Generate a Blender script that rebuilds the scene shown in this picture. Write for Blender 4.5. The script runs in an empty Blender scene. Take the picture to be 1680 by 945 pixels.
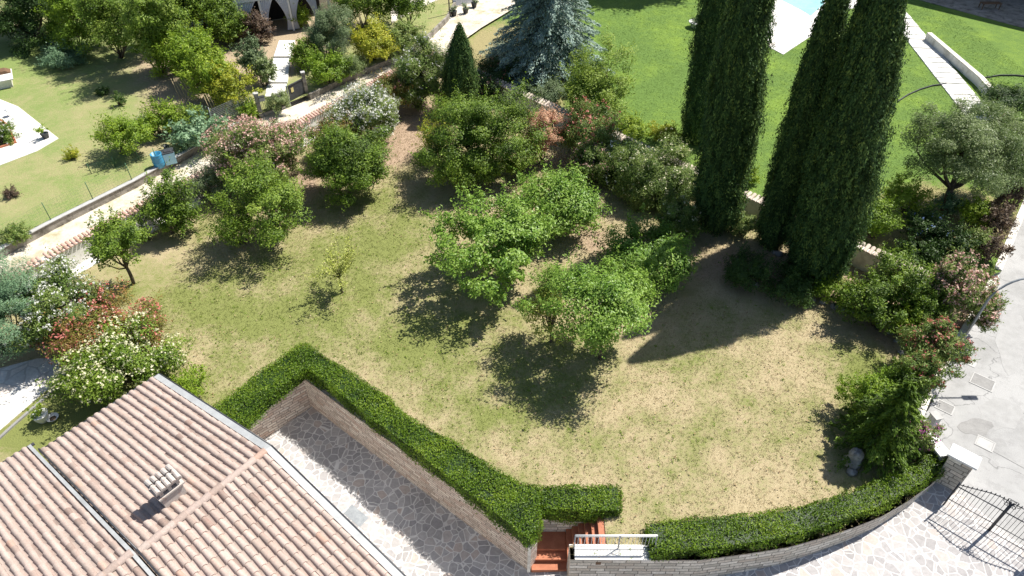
import bpy, math, random
import numpy as np
from mathutils import Vector, Matrix
from mathutils.geometry import delaunay_2d_cdt

# ------------------------------------------------------------------ camera, light, exposure
SC = bpy.context.scene
COL = SC.collection
CAM_H = 21.5
PITCH = math.radians(41.6)
F = 1150.0
cam = bpy.data.objects.new('camera', bpy.data.cameras.new('camera'))
COL.objects.link(cam)
cam.location = (0, 0, CAM_H)
cam.rotation_euler = (math.pi / 2 - PITCH, 0, 0)
cam.data.sensor_width = 36
cam.data.lens = 36 * F / 1680
cam.data.clip_end = 1000
SC.camera = cam

SUN_EL = math.radians(55.5)
SUN_AZ = math.atan2(0.84, 0.545)          # from +Y towards +X
w = bpy.data.worlds.new('World'); SC.world = w; w.use_nodes = True
nt = w.node_tree
sky = nt.nodes.new('ShaderNodeTexSky'); sky.sky_type = 'NISHITA'; sky.sun_disc = False
sky.sun_elevation = SUN_EL; sky.sun_rotation = SUN_AZ
nt.links.new(sky.outputs[0], nt.nodes['Background'].inputs[0])
nt.nodes['Background'].inputs[1].default_value = 0.072
sl = bpy.data.lights.new('sun', 'SUN'); sl.energy = 4.9; sl.angle = math.radians(0.55); sl.color = (1.0, 0.955, 0.88)
so = bpy.data.objects.new('sun', sl); COL.objects.link(so)
sd = Vector((math.sin(SUN_AZ) * math.cos(SUN_EL), math.cos(SUN_AZ) * math.cos(SUN_EL), math.sin(SUN_EL)))
so.rotation_euler = sd.to_track_quat('Z', 'Y').to_euler(); so.location = (30, 20, 60)
SC.view_settings.view_transform = 'Standard'; SC.view_settings.look = 'None'
SC.view_settings.exposure = 0.75; SC.view_settings.gamma = 1

# ------------------------------------------------------------------ survey: places read off the photograph
CS, SN = math.cos(PITCH), math.sin(PITCH)
def ray(px, py):
    x = px - 840.0; y = py - 472.5
    return (x, -y * SN + F * CS, -y * CS - F * SN)
def at(px, py, z=0.0):
    r = ray(px, py); t = (CAM_H - z) / -r[2]
    return Vector((r[0] * t, r[1] * t, z))
def proj(P):
    x, y, z = P[0], P[1], P[2] - CAM_H
    dep = y * CS - z * SN; up = y * SN + z * CS
    return 840 + F * x / dep, 472.5 - F * up / dep, dep
def drive_z(x, y):
    return -3.522 + .0787 * x + .1358 * y
def atf(px, py, fn=drive_z):
    z = -1.0
    for _ in range(12):
        p = at(px, py, z); z = fn(p.x, p.y)
    return Vector((p.x, p.y, z))
def xy(pts, z=0.0):
    return [tuple(at(a, b, z).xy) for a, b in pts]

# ------------------------------------------------------------------ tagging
def tag(o, label=None, cat=None, group=None, kind=None):
    if label: o['label'] = label
    if cat: o['category'] = cat
    if group: o['group'] = group
    if kind: o['kind'] = kind
    return o
def empty(name, loc, label, cat, group=None, rz=0.0):
    o = bpy.data.objects.new(name, None); COL.objects.link(o); o.location = loc; o.rotation_euler = (0, 0, rz)
    o.empty_display_size = .2
    return tag(o, label, cat, group)

class MB:
    """mesh builder with optional uv and face tone"""
    def __init__(s): s.v = []; s.f = []; s.uv = []; s.tone = []; s.smooth = []; s.mi = []
    def face(s, pts, uv=None, tone=.5, smooth=False, mi=0):
        n = len(s.v); s.v += [tuple(p) for p in pts]; s.f.append(tuple(range(n, n + len(pts))))
        s.uv.append(uv); s.tone.append(tone); s.smooth.append(smooth); s.mi.append(mi)
    def raw(s, vs, fs, tone=.5, smooth=False, mi=0):
        n = len(s.v); s.v += [tuple(p) for p in vs]
        for f in fs:
            s.f.append(tuple(n + i for i in f)); s.uv.append(None); s.tone.append(tone); s.smooth.append(smooth); s.mi.append(mi)
    def box(s, c, d, rz=0.0, tone=.5, mi=0, bev=0.0, top=1.0):
        cx, cy, cz = c; hx, hy, hz = d[0] / 2, d[1] / 2, d[2] / 2
        ca, sa = math.cos(rz), math.sin(rz)
        def T(x, y, z): return (cx + x * ca - y * sa, cy + x * sa + y * ca, cz + z)
        if bev <= 0:
            vs = [T(a * hx, b * hy, -hz) for a, b in ((-1, -1), (1, -1), (1, 1), (-1, 1))] + [T(a * hx * top, b * hy * top, hz) for a, b in ((-1, -1), (1, -1), (1, 1), (-1, 1))]
            s.raw(vs, [(3, 2, 1, 0), (4, 5, 6, 7), (0, 1, 5, 4), (1, 2, 6, 5), (2, 3, 7, 6), (3, 0, 4, 7)], tone, False, mi)
        else:
            e = bev; rings = []
            for z, o in ((-hz, e), (-hz + e, 0), (hz - e, 0), (hz, e)):
                a, b = hx - o, hy - o; k = e * .9
                rings.append([T(-a + k, -b, z), T(a - k, -b, z), T(a, -b + k, z), T(a, b - k, z), T(a - k, b, z), T(-a + k, b, z), T(-a, b - k, z), T(-a, -b + k, z)])
            vs = sum(rings, []); fs = [tuple(range(7, -1, -1)), tuple(range(24, 32))]
            for r in range(3):
                for i in range(8): j = (i + 1) % 8; fs.append((r * 8 + i, r * 8 + j, r * 8 + 8 + j, r * 8 + 8 + i))
            s.raw(vs, fs, tone, False, mi)
    def tube(s, pts, radii, n=6, tone=.5, mi=0, cap=True):
        pts = [Vector(p) for p in pts]; rings = []
        if not isinstance(radii, (list, tuple)): radii = [radii] * len(pts)
        for i, p in enumerate(pts):
            d = (pts[min(i + 1, len(pts) - 1)] - pts[max(i - 1, 0)])
            if d.length < 1e-6: d = Vector((0, 0, 1))
            d.normalize()
            a = d.cross(Vector((0, 0, 1)) if abs(d.z) < .9 else Vector((1, 0, 0))).normalized(); b = d.cross(a)
            rings.append([p + (a * math.cos(2 * math.pi * k / n) + b * math.sin(2 * math.pi * k / n)) * radii[i] for k in range(n)])
        vs = sum(rings, []); fs = []
        for r in range(len(pts) - 1):
            for k in range(n): j = (k + 1) % n; fs.append((r * n + k, r * n + n + k, r * n + n + j, r * n + j))
        if cap: fs.append(tuple(range(n))); fs.append(tuple(range((len(pts) - 1) * n + n - 1, (len(pts) - 1) * n - 1, -1)))
        s.raw(vs, fs, tone, True, mi)
    def lathe(s, c, prof, n=16, tone=.5, mi=0):
        vs = []; fs = []
        for r, z in prof:
            for k in range(n): a = 2 * math.pi * k / n; vs.append((c[0] + r * math.cos(a), c[1] + r * math.sin(a), c[2] + z))
        for i in range(len(prof) - 1):
            for k in range(n): j = (k + 1) % n; fs.append((i * n + k, i * n + j, i * n + n + j, i * n + n + k))
        s.raw(vs, fs, tone, True, mi)
    def prism(s, poly, z0, z1, tone=.5, mi=0):
        n = len(poly)
        a = sum(poly[i][0] * poly[(i + 1) % n][1] - poly[(i + 1) % n][0] * poly[i][1] for i in range(n))
        if a < 0: poly = poly[::-1]
        vs = [(p[0], p[1], z0) for p in poly] + [(p[0], p[1], z1) for p in poly]
        fs = [tuple(range(n - 1, -1, -1)), tuple(range(n, 2 * n))] + [(i, (i + 1) % n, n + (i + 1) % n, n + i) for i in range(n)]
        s.raw(vs, fs, tone, False, mi)
    def build(s, name, mat, parent=None):
        me = bpy.data.meshes.new(name); me.from_pydata(s.v, [], s.f)
        for m in (mat if isinstance(mat, (list, tuple)) else [mat]): me.materials.append(m)
        me.polygons.foreach_set('use_smooth', s.smooth); me.polygons.foreach_set('material_index', s.mi)
        t = me.attributes.new('tone', 'FLOAT', 'FACE'); t.data.foreach_set('value', s.tone)
        if any(u is not None for u in s.uv):
            uvl = me.uv_layers.new(name='UVMap'); k = 0; arr = []
            for f, u in zip(s.f, s.uv):
                for j in range(len(f)): arr += list(u[j]) if u is not None else [s.v[f[j]][0], s.v[f[j]][1] + s.v[f[j]][2]]
            uvl.data.foreach_set('uv', arr)
        me.update()
        o = bpy.data.objects.new(name, me); COL.objects.link(o)
        if parent is not None:
            o.parent = parent; o.matrix_parent_inverse = Matrix.Translation(parent.location).inverted()
        return o
# every builder above works in world coordinates; parents are un-rotated empties, so children keep world coordinates

# ------------------------------------------------------------------ materials
def new_mat(name):
    m = bpy.data.materials.new(name); m.use_nodes = True; t = m.node_tree
    return m, t, t.nodes['Principled BSDF']
def N(t, kind, **kw):
    n = t.nodes.new(kind)
    for k, v in kw.items():
        if k.startswith('i_'): n.inputs[k[2:].replace('_', ' ')].default_value = v
        else: setattr(n, k, v)
    return n
def ramp(t, fac, stops):
    r = t.nodes.new('ShaderNodeValToRGB'); e = r.color_ramp.elements
    while len(e) < len(stops): e.new(.5)
    for el, (p, c) in zip(e, stops): el.position = p; el.color = (*c, 1)
    t.links.new(fac, r.inputs[0]); return r.outputs[0]
def mixc(t, fac, a, b, mode='MIX'):
    m = t.nodes.new('ShaderNodeMix'); m.data_type = 'RGBA'; m.blend_type = mode
    for sock, val in ((m.inputs[0], fac), (m.inputs[6], a), (m.inputs[7], b)):
        if hasattr(val, 'links'): t.links.new(val, sock)
        elif isinstance(val, (int, float)): sock.default_value = val
        else: sock.default_value = (*val, 1)
    return m.outputs[2]
def mth(t, op, a, b=0.0, c=None):
    m = t.nodes.new('ShaderNodeMath'); m.operation = op
    for i, v in enumerate((a, b) if c is None else (a, b, c)):
        if hasattr(v, 'links'): t.links.new(v, m.inputs[i])
        else: m.inputs[i].default_value = v
    return m.outputs[0]
def pos(t):
    return t.nodes.new('ShaderNodeNewGeometry').outputs['Position']
def noise(t, vec, scale, detail=4, rough=.55):
    n = N(t, 'ShaderNodeTexNoise'); n.inputs['Scale'].default_value = scale; n.inputs['Detail'].default_value = detail; n.inputs['Roughness'].default_value = rough
    t.links.new(vec, n.inputs['Vector']); return n.outputs[0]
def attr(t, name='tone'):
    a = N(t, 'ShaderNodeAttribute'); a.attribute_name = name; return a.outputs['Fac']
def bump(t, bsdf, h, strength=.4, dist=.02):
    b = N(t, 'ShaderNodeBump'); b.inputs['Strength'].default_value = strength; b.inputs['Distance'].default_value = dist
    t.links.new(h, b.inputs['Height']); t.links.new(b.outputs[0], bsdf.inputs['Normal'])

def m_mix(name, c1, c2, scale=3, rough=.8, bmp=.3, tone=None, stain=None, spec=.3):
    m, t, b = new_mat(name); p = pos(t)
    n1 = noise(t, p, scale, 6, .65); n2 = noise(t, p, scale * 9, 3)
    f = mth(t, 'ADD', mth(t, 'MULTIPLY', n1, .7), mth(t, 'MULTIPLY', n2, .3))
    col = ramp(t, f, [(.36, c1), (.64, c2)])
    if tone: col = mixc(t, mth(t, 'MULTIPLY', attr(t), tone[1]), col, tone[0])
    if stain:
        n3 = noise(t, p, stain[1], 5, .7)
        col = mixc(t, ramp(t, n3, [(.5, (0, 0, 0)), (.68, (1, 1, 1))]), col, stain[0])
    t.links.new(col, b.inputs['Base Color']); b.inputs['Roughness'].default_value = rough
    b.inputs['Specular IOR Level'].default_value = spec
    bump(t, b, n2, bmp, .02); return m
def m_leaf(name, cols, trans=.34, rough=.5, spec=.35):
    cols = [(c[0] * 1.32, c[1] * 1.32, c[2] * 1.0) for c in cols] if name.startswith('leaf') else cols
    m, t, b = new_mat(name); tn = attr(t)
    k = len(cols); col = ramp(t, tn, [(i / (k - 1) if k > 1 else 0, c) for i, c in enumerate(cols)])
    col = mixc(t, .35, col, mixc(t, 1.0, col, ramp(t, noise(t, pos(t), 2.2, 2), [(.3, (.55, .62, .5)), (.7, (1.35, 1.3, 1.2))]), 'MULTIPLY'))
    t.links.new(col, b.inputs['Base Color']); b.inputs['Roughness'].default_value = rough; b.inputs['Specular IOR Level'].default_value = spec
    tr = N(t, 'ShaderNodeBsdfTranslucent'); t.links.new(mixc(t, .5, col, (.5, .6, .05), 'MULTIPLY') if False else col, tr.inputs[0])
    mx = N(t, 'ShaderNodeMixShader'); mx.inputs[0].default_value = trans
    t.links.new(b.outputs[0], mx.inputs[1]); t.links.new(tr.outputs[0], mx.inputs[2])
    t.links.new(mx.outputs[0], t.nodes['Material Output'].inputs['Surface']); return m

M = {}
M['plaster'] = m_mix('white_plaster', (.60, .585, .54), (.74, .72, .67), 1.2, .85, .2, stain=((.42, .39, .34), .9))
M['white'] = m_mix('white_paint', (.72, .72, .70), (.82, .82, .80), 2, .5, .1)
M['warmwhite'] = m_mix('cream_coping_stone', (.60, .56, .49), (.76, .72, .65), 3, .8, .3, stain=((.45, .40, .33), 1.3))
M['slab'] = m_mix('pale_stone_slab', (.62, .60, .56), (.78, .76, .72), 2, .75, .2)
M['concrete'] = m_mix('old_concrete', (.17, .155, .13), (.36, .33, .29), 1.4, .9, .5, stain=((.10, .09, .075), 2.2))
M['terracotta'] = m_mix('terracotta_tread', (.33, .12, .065), (.46, .18, .10), 4, .7, .3)
M['metal'] = m_mix('dark_iron', (.03, .032, .038), (.06, .062, .07), 6, .45, .1, spec=.5)
M['steel'] = m_mix('galvanised_steel', (.22, .235, .25), (.34, .36, .375), 6, .4, .1, spec=.6)
M['greenwire'] = m_mix('green_wire', (.05, .12, .06), (.08, .17, .09), 6, .5, .1)
M['gutter'] = m_mix('grey_flashing', (.30, .31, .31), (.42, .43, .43), 2, .5, .1, spec=.5)
M['bark'] = m_mix('grey_brown_bark', (.055, .042, .03), (.17, .135, .10), 9, .9, .7)
M['stem'] = m_mix('green_brown_stem', (.10, .10, .045), (.20, .19, .09), 9, .8, .4)
M['soil'] = m_mix('dry_soil', (.15, .10, .065), (.30, .215, .145), 2.5, .95, .7)
M['gravel'] = m_mix('pale_gravel', (.50, .44, .37), (.72, .66, .58), 3, .95, .7)
M['blue'] = m_mix('blue_plastic', (.03, .20, .36), (.05, .28, .46), 3, .4, .1, spec=.5)
M['paleblue'] = m_mix('pale_blue_plastic', (.28, .52, .66), (.36, .62, .74), 3, .4, .1, spec=.5)
M['darkgrey'] = m_mix('dark_grey_plastic', (.03, .032, .036), (.055, .06, .065), 3, .5, .2)
M['greystone'] = m_mix('weathered_grey_stone', (.13, .13, .12), (.40, .39, .37), 5, .9, .9)
M['water'] = m_mix('pool_water', (.26, .64, .66), (.36, .74, .74), .8, .06, .15, spec=.6)
M['rust'] = m_mix('brown_wood', (.10, .055, .03), (.20, .12, .07), 6, .8, .3)
M['cane'] = m_mix('dry_cane', (.42, .33, .18), (.56, .46, .28), 9, .8, .2)
M['cloth'] = m_mix('pale_curtain_cloth', (.52, .55, .62), (.66, .69, .75), 2, .9, .2)
M['bluewall'] = m_mix('pale_blue_wall', (.26, .42, .66), (.34, .50, .74), 1, .85, .1)
M['redtrim'] = m_mix('red_roof_trim', (.36, .09, .06), (.50, .15, .10), 4, .7, .2)
M['dark'] = m_mix('dark_interior', (.008, .008, .01), (.02, .02, .024), 3, .8, .1)
M['yellow'] = m_mix('ochre_label', (.5, .42, .16), (.62, .54, .24), 3, .6, .1)
M['brick'] = m_mix('chimney_terracotta', (.38, .34, .31), (.58, .54, .50), 5, .85, .4, stain=((.32, .22, .18), 5))

def m_paving(name, stone_a, stone_b, joint, scale, jw=.035, fine=8):
    m, t, b = new_mat(name); p = pos(t)
    d = N(t, 'ShaderNodeVectorMath', operation='MULTIPLY_ADD')
    nn = N(t, 'ShaderNodeTexNoise'); nn.inputs['Scale'].default_value = 1.7; t.links.new(p, nn.inputs['Vector'])
    t.links.new(nn.outputs['Color'], d.inputs[0]); d.inputs[1].default_value = (.22, .22, 0); t.links.new(p, d.inputs[2])
    fl = N(t, 'ShaderNodeVectorMath', operation='MULTIPLY'); fl.inputs[1].default_value = (1, 1, 0); t.links.new(d.outputs[0], fl.inputs[0])
    ve = N(t, 'ShaderNodeTexVoronoi', feature='DISTANCE_TO_EDGE'); vc = N(t, 'ShaderNodeTexVoronoi', feature='F1')
    for v in (ve, vc): v.inputs['Scale'].default_value = scale; t.links.new(fl.outputs[0], v.inputs['Vector'])
    sep = N(t, 'ShaderNodeSeparateColor'); t.links.new(vc.outputs['Color'], sep.inputs[0])
    st = ramp(t, sep.outputs[0], [(0, stone_a), (.5, tuple((x + y) / 2 for x, y in zip(stone_a, stone_b))), (.8, stone_b), (1, (stone_b[0] * 1.02, stone_b[1] * .9, stone_b[2] * .82))])
    n1 = noise(t, p, fine, 5, .7)
    st = mixc(t, .5, st, mixc(t, 1.0, st, ramp(t, n1, [(.3, (.55, .55, .55)), (.7, (1.25, 1.25, 1.25))]), 'MULTIPLY'))
    jm = ramp(t, mth(t, 'ADD', ve.outputs[0], mth(t, 'MULTIPLY', mth(t, 'SUBTRACT', n1, .5), .03)), [(jw, (1, 1, 1)), (jw + .03, (0, 0, 0))])
    col = mixc(t, jm, st, joint)
    n3 = noise(t, p, .5, 5, .6); col = mixc(t, mth(t, 'MULTIPLY', ramp(t, n3, [(.45, (0, 0, 0)), (.75, (1, 1, 1))]), .35), col, (.24, .22, .2))
    t.links.new(col, b.inputs['Base Color']); b.inputs['Roughness'].default_value = .75
    bump(t, b, mth(t, 'ADD', mth(t, 'MULTIPLY', jm, -1.0), mth(t, 'MULTIPLY', n1, .4)), .4, .015); return m
M['paving'] = m_paving('crazy_paving_stone', (.34, .325, .325), (.50, .475, .46), (.70, .68, .65), 3.3, .026)
M['whitepaving'] = m_paving('pale_stone_paving', (.62, .61, .58), (.76, .75, .72), (.52, .50, .47), 1.3, .02)

def m_stone(name, cols, mortar, sx, sy, dist=.12, bmp=.8):
    m, t, b = new_mat(name)
    uv = N(t, 'ShaderNodeUVMap').outputs[0]
    nn = N(t, 'ShaderNodeTexNoise'); nn.inputs['Scale'].default_value = 3.5; nn.inputs['Detail'].default_value = 3; t.links.new(uv, nn.inputs['Vector'])
    d = N(t, 'ShaderNodeVectorMath', operation='MULTIPLY_ADD'); t.links.new(nn.outputs['Color'], d.inputs[0]); d.inputs[1].default_value = (dist, dist, 0); t.links.new(uv, d.inputs[2])
    br = N(t, 'ShaderNodeTexBrick'); br.offset = .43; br.squash = 1.35; br.squash_frequency = 3
    t.links.new(d.outputs[0], br.inputs['Vector'])
    br.inputs['Scale'].default_value = 1.0; br.inputs['Brick Width'].default_value = sx; br.inputs['Row Height'].default_value = sy
    br.inputs['Mortar Size'].default_value = .016; br.inputs['Mortar Smooth'].default_value = .3; br.inputs['Bias'].default_value = 0
    br.inputs['Color1'].default_value = (0, 0, 0, 1); br.inputs['Color2'].default_value = (1, 1, 1, 1); br.inputs['Mortar'].default_value = (.5, .5, .5, 1)
    k = len(cols); st = ramp(t, br.outputs['Color'], [(i / (k - 1), c) for i, c in enumerate(cols)])
    n1 = noise(t, uv, 14, 5, .7); n2 = noise(t, uv, 3, 3)
    st = mixc(t, .6, st, mixc(t, 1.0, st, ramp(t, n1, [(.3, (.5, .5, .5)), (.7, (1.35, 1.32, 1.28))]), 'MULTIPLY'))
    st = mixc(t, mth(t, 'MULTIPLY', ramp(t, n2, [(.5, (0, 0, 0)), (.7, (1, 1, 1))]), .5), st, cols[0])
    col = mixc(t, br.outputs['Fac'], st, mortar)
    t.links.new(col, b.inputs['Base Color']); b.inputs['Roughness'].default_value = .9
    bump(t, b, mth(t, 'ADD', mth(t, 'MULTIPLY', br.outputs['Fac'], -1.0), mth(t, 'MULTIPLY', n1, .6)), bmp, .03); return m
M['stone_pink'] = m_stone('coursed_brown_stone', [(.42, .34, .29), (.62, .53, .46), (.78, .70, .62), (.52, .38, .31), (.70, .63, .57)], (.24, .195, .165), .42, .14, .06)
M['stone_beige'] = m_stone('coursed_beige_stone', [(.46, .43, .37), (.66, .62, .54), (.82, .78, .70), (.56, .49, .41), (.74, .69, .61)], (.22, .20, .17), .46, .18, .07)

def m_tiles(name):
    m, t, b = new_mat(name); tn = attr(t); p = pos(t)
    col = ramp(t, tn, [(0, (.25, .18, .15)), (.25, (.37, .28, .235)), (.55, (.43, .335, .29)), (.8, (.475, .38, .33)), (.93, (.45, .29, .22)), (1, (.29, .20, .165))])
    n1 = noise(t, p, 2.2, 6, .7); n2 = noise(t, p, 22, 4, .7)
    col = mixc(t, mth(t, 'MULTIPLY', ramp(t, n1, [(.42, (0, 0, 0)), (.72, (1, 1, 1))]), .55), col, (.33, .29, .25))
    col = mixc(t, .5, col, mixc(t, 1.0, col, ramp(t, n2, [(.3, (.6, .6, .6)), (.7, (1.25, 1.25, 1.25))]), 'MULTIPLY'))
    t.links.new(col, b.inputs['Base Color']); b.inputs['Roughness'].default_value = .85; bump(t, b, n2, .4, .01); return m
M['tiles'] = m_tiles('aged_clay_tiles')
m, t, b = new_mat('coping_clay'); tn = attr(t)
c = mixc(t, .5, ramp(t, tn, [(0, (.38, .21, .16)), (.5, (.50, .32, .25)), (1, (.60, .46, .38))]), ramp(t, noise(t, pos(t), 8, 4), [(.3, (.36, .2, .15)), (.7, (.64, .45, .37))]))
t.links.new(c, b.inputs['Base Color']); b.inputs['Roughness'].default_value = .85; M['coping'] = m
m, t, b = new_mat('coping_clay_pale'); tn = attr(t)
c = mixc(t, .5, ramp(t, tn, [(0, (.50, .39, .31)), (.5, (.62, .52, .43)), (1, (.70, .61, .52))]), ramp(t, noise(t, pos(t), 8, 4), [(.3, (.48, .38, .31)), (.7, (.72, .64, .55))]))
t.links.new(c, b.inputs['Base Color']); b.inputs['Roughness'].default_value = .85; M['coping_pale'] = m

def m_lawn(name, green_a, green_b, dry_a, dry_b, bare, blades=False):
    m, t, b = new_mat(name); p = pos(t)
    g = attr(t, 'green'); br = attr(t, 'bare')
    n0 = noise(t, p, .28, 5, .6); n1 = noise(t, p, 1.1, 6, .65); n2 = noise(t, p, 7, 5, .7); n3 = noise(t, p, 34, 3, .7)
    gg = mth(t, 'ADD', g, mth(t, 'ADD', mth(t, 'MULTIPLY', mth(t, 'SUBTRACT', n0, .5), 1.5), mth(t, 'ADD', mth(t, 'MULTIPLY', mth(t, 'SUBTRACT', n1, .5), 1.15), mth(t, 'MULTIPLY', mth(t, 'SUBTRACT', n2, .5), 1.3))))
    gm = ramp(t, gg, [(.2, (0, 0, 0)), (.8, (1, 1, 1))])
    green = ramp(t, n3, [(.3, green_a), (.7, green_b)]); dry = ramp(t, mth(t, 'ADD', mth(t, 'MULTIPLY', n3, .55), mth(t, 'MULTIPLY', n2, .45)), [(.36, dry_a), (.62, dry_b)])
    col = mixc(t, gm, dry, green)
    bb = mth(t, 'ADD', br, mth(t, 'ADD', mth(t, 'MULTIPLY', mth(t, 'SUBTRACT', n1, .5), .8), mth(t, 'MULTIPLY', mth(t, 'SUBTRACT', n2, .5), .8)))
    col = mixc(t, mth(t, 'MULTIPLY', ramp(t, bb, [(.45, (0, 0, 0)), (.8, (1, 1, 1))]), .5 if blades else .95), col, ramp(t, n2, [(.3, bare), (.7, tuple(x * 1.45 for x in bare))]))
    if blades: col = mixc(t, 1.0, col, ramp(t, attr(t), [(0, (.75, .8, .7)), (.6, (1.1, 1.1, 1.05)), (1, (1.45, 1.4, 1.35))]), 'MULTIPLY')
    t.links.new(col, b.inputs['Base Color']); b.inputs['Roughness'].default_value = .9; b.inputs['Specular IOR Level'].default_value = .15
    if not blades: bump(t, b, mth(t, 'ADD', n3, n2), .9, .035)
    return m
DRY = dict(green_a=(.13, .155, .04), green_b=(.265, .285, .095), dry_a=(.29, .23, .125), dry_b=(.52, .435, .275), bare=(.31, .225, .16))
M['lawn'] = m_lawn('dry_lawn', **DRY)
M['lawnblades'] = m_lawn('dry_grass_blades', blades=True, **DRY)
NB = dict(green_a=(.13, .19, .05), green_b=(.27, .33, .11), dry_a=(.24, .22, .10), dry_b=(.42, .38, .20), bare=(.32, .25, .17))
M['lawn_left'] = m_lawn('neighbour_grass_mat', **NB)
LU = dict(green_a=(.080, .150, .028), green_b=(.145, .225, .055), dry_a=(.15, .26, .03), dry_b=(.23, .31, .06), bare=(.26, .22, .11))
M['lush'] = m_lawn('lush_lawn_mat', **LU)
M['lushblades'] = m_lawn('lush_grass_blades', blades=True, **LU)

m, t, b = new_mat('street_asphalt'); p = pos(t)
n1 = noise(t, p, .35, 6, .65); n2 = noise(t, p, 60, 2); n4 = noise(t, p, 1.6, 5, .7)
c = ramp(t, n1, [(.38, (.27, .268, .262)), (.5, (.33, .328, .322)), (.62, (.375, .372, .365))])
c = mixc(t, mth(t, 'MULTIPLY', ramp(t, n4, [(.53, (0, 0, 0)), (.6, (1, 1, 1))]), .35), c, (.24, .235, .23))
c = mixc(t, .4, c, mixc(t, 1.0, c, ramp(t, n2, [(.3, (.5, .5, .5)), (.7, (1.4, 1.4, 1.4))]), 'MULTIPLY'))
vz = N(t, 'ShaderNodeTexVoronoi', feature='DISTANCE_TO_EDGE'); vz.inputs['Scale'].default_value = .23
dd = N(t, 'ShaderNodeVectorMath', operation='MULTIPLY_ADD'); nn = N(t, 'ShaderNodeTexNoise'); nn.inputs['Scale'].default_value = 1.2; nn.inputs['Detail'].default_value = 5
t.links.new(p, nn.inputs['Vector']); t.links.new(nn.outputs['Color'], dd.inputs[0]); dd.inputs[1].default_value = (1.6, 1.6, 0); t.links.new(p, dd.inputs[2]); t.links.new(dd.outputs[0], vz.inputs['Vector'])
c = mixc(t, ramp(t, vz.outputs[0], [(.002, (.65, .65, .65)), (.006, (0, 0, 0))]), c, (.10, .10, .10))
t.links.new(c, b.inputs['Base Color']); b.inputs['Roughness'].default_value = .9; bump(t, b, n2, .5, .01); M['asphalt'] = m
M['patch'] = m_mix('concrete_patch', (.38, .375, .365), (.47, .465, .45), 3, .9, .4)
M['patchsoft'] = m_mix('worn_patch', (.30, .297, .29), (.37, .367, .36), 3, .9, .4)
M['patchdark'] = m_mix('asphalt_patch', (.22, .215, .21), (.30, .295, .285), 2, .9, .4)
M['lane'] = m_mix('sandy_lane', (.50, .44, .35), (.68, .62, .52), .8, .95, .4, stain=((.36, .32, .20), 1.1))

# foliage palettes
M['g_mid'] = m_leaf('leaf_mid_green', [(.042, .078, .010), (.082, .142, .016), (.14, .22, .028), (.22, .29, .06)])
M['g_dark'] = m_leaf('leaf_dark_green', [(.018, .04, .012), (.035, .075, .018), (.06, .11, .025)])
M['g_lime'] = m_leaf('leaf_lime', [(.10, .17, .014), (.17, .26, .022), (.26, .33, .045)])
M['g_yellow'] = m_leaf('leaf_yellow', [(.16, .20, .02), (.30, .32, .03), (.42, .38, .05)])
M['g_fig'] = m_leaf('leaf_fresh_blue_green', [(.045, .10, .014), (.08, .165, .022), (.13, .235, .038), (.20, .30, .07)], rough=.42)
M['g_grey'] = m_leaf('leaf_grey_green', [(.07, .11, .065), (.13, .18, .11), (.20, .25, .17)])
M['g_olive'] = m_leaf('leaf_olive', [(.075, .12, .045), (.14, .19, .085), (.25, .30, .18)], rough=.42)
M['g_silver'] = m_leaf('leaf_silver_blue', [(.08, .15, .11), (.13, .22, .16), (.20, .30, .23)])
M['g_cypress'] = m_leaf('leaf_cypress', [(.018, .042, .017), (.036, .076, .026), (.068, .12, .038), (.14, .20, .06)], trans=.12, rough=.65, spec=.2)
M['g_cedar'] = m_leaf('leaf_blue_cedar', [(.10, .155, .185), (.18, .25, .29), (.34, .42, .46)], trans=.1)
M['g_hedge'] = m_leaf('leaf_clipped_hedge', [(.032, .064, .006), (.068, .128, .009), (.118, .195, .016), (.19, .255, .03)], rough=.45)
M['g_oleander'] = m_leaf('leaf_oleander', [(.05, .09, .02), (.10, .16, .038), (.16, .22, .065), (.23, .27, .11)])
M['g_reddish'] = m_leaf('leaf_reddish_green', [(.09, .10, .025), (.16, .16, .04), (.22, .12, .05), (.26, .24, .08)])
M['g_purple'] = m_leaf('leaf_purple_brown', [(.07, .045, .045), (.12, .08, .075), (.20, .15, .13)])
M['g_pinkleaf'] = m_leaf('leaf_smoke_pink', [(.30, .15, .13), (.46, .27, .235), (.58, .40, .36)])
M['g_sprig'] = m_leaf('leaf_pale_sprig', [(.20, .24, .05), (.34, .37, .11), (.44, .44, .20)])
M['f_white'] = m_leaf('petal_white', [(.62, .62, .56), (.80, .80, .76)], trans=.2)
M['f_pink'] = m_leaf('petal_pink', [(.52, .28, .24), (.66, .42, .36), (.74, .55, .47)], trans=.2)
M['f_red'] = m_leaf('petal_red', [(.44, .09, .075), (.56, .18, .15), (.52, .27, .22)], trans=.2)
M['f_cream'] = m_leaf('petal_cream', [(.58, .55, .34), (.70, .68, .48)], trans=.2)
M['f_magenta'] = m_leaf('petal_magenta', [(.40, .10, .28), (.55, .2, .42)], trans=.2)
M['f_blue'] = m_leaf('petal_blue', [(.20, .30, .60), (.38, .48, .75)], trans=.2)
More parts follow.
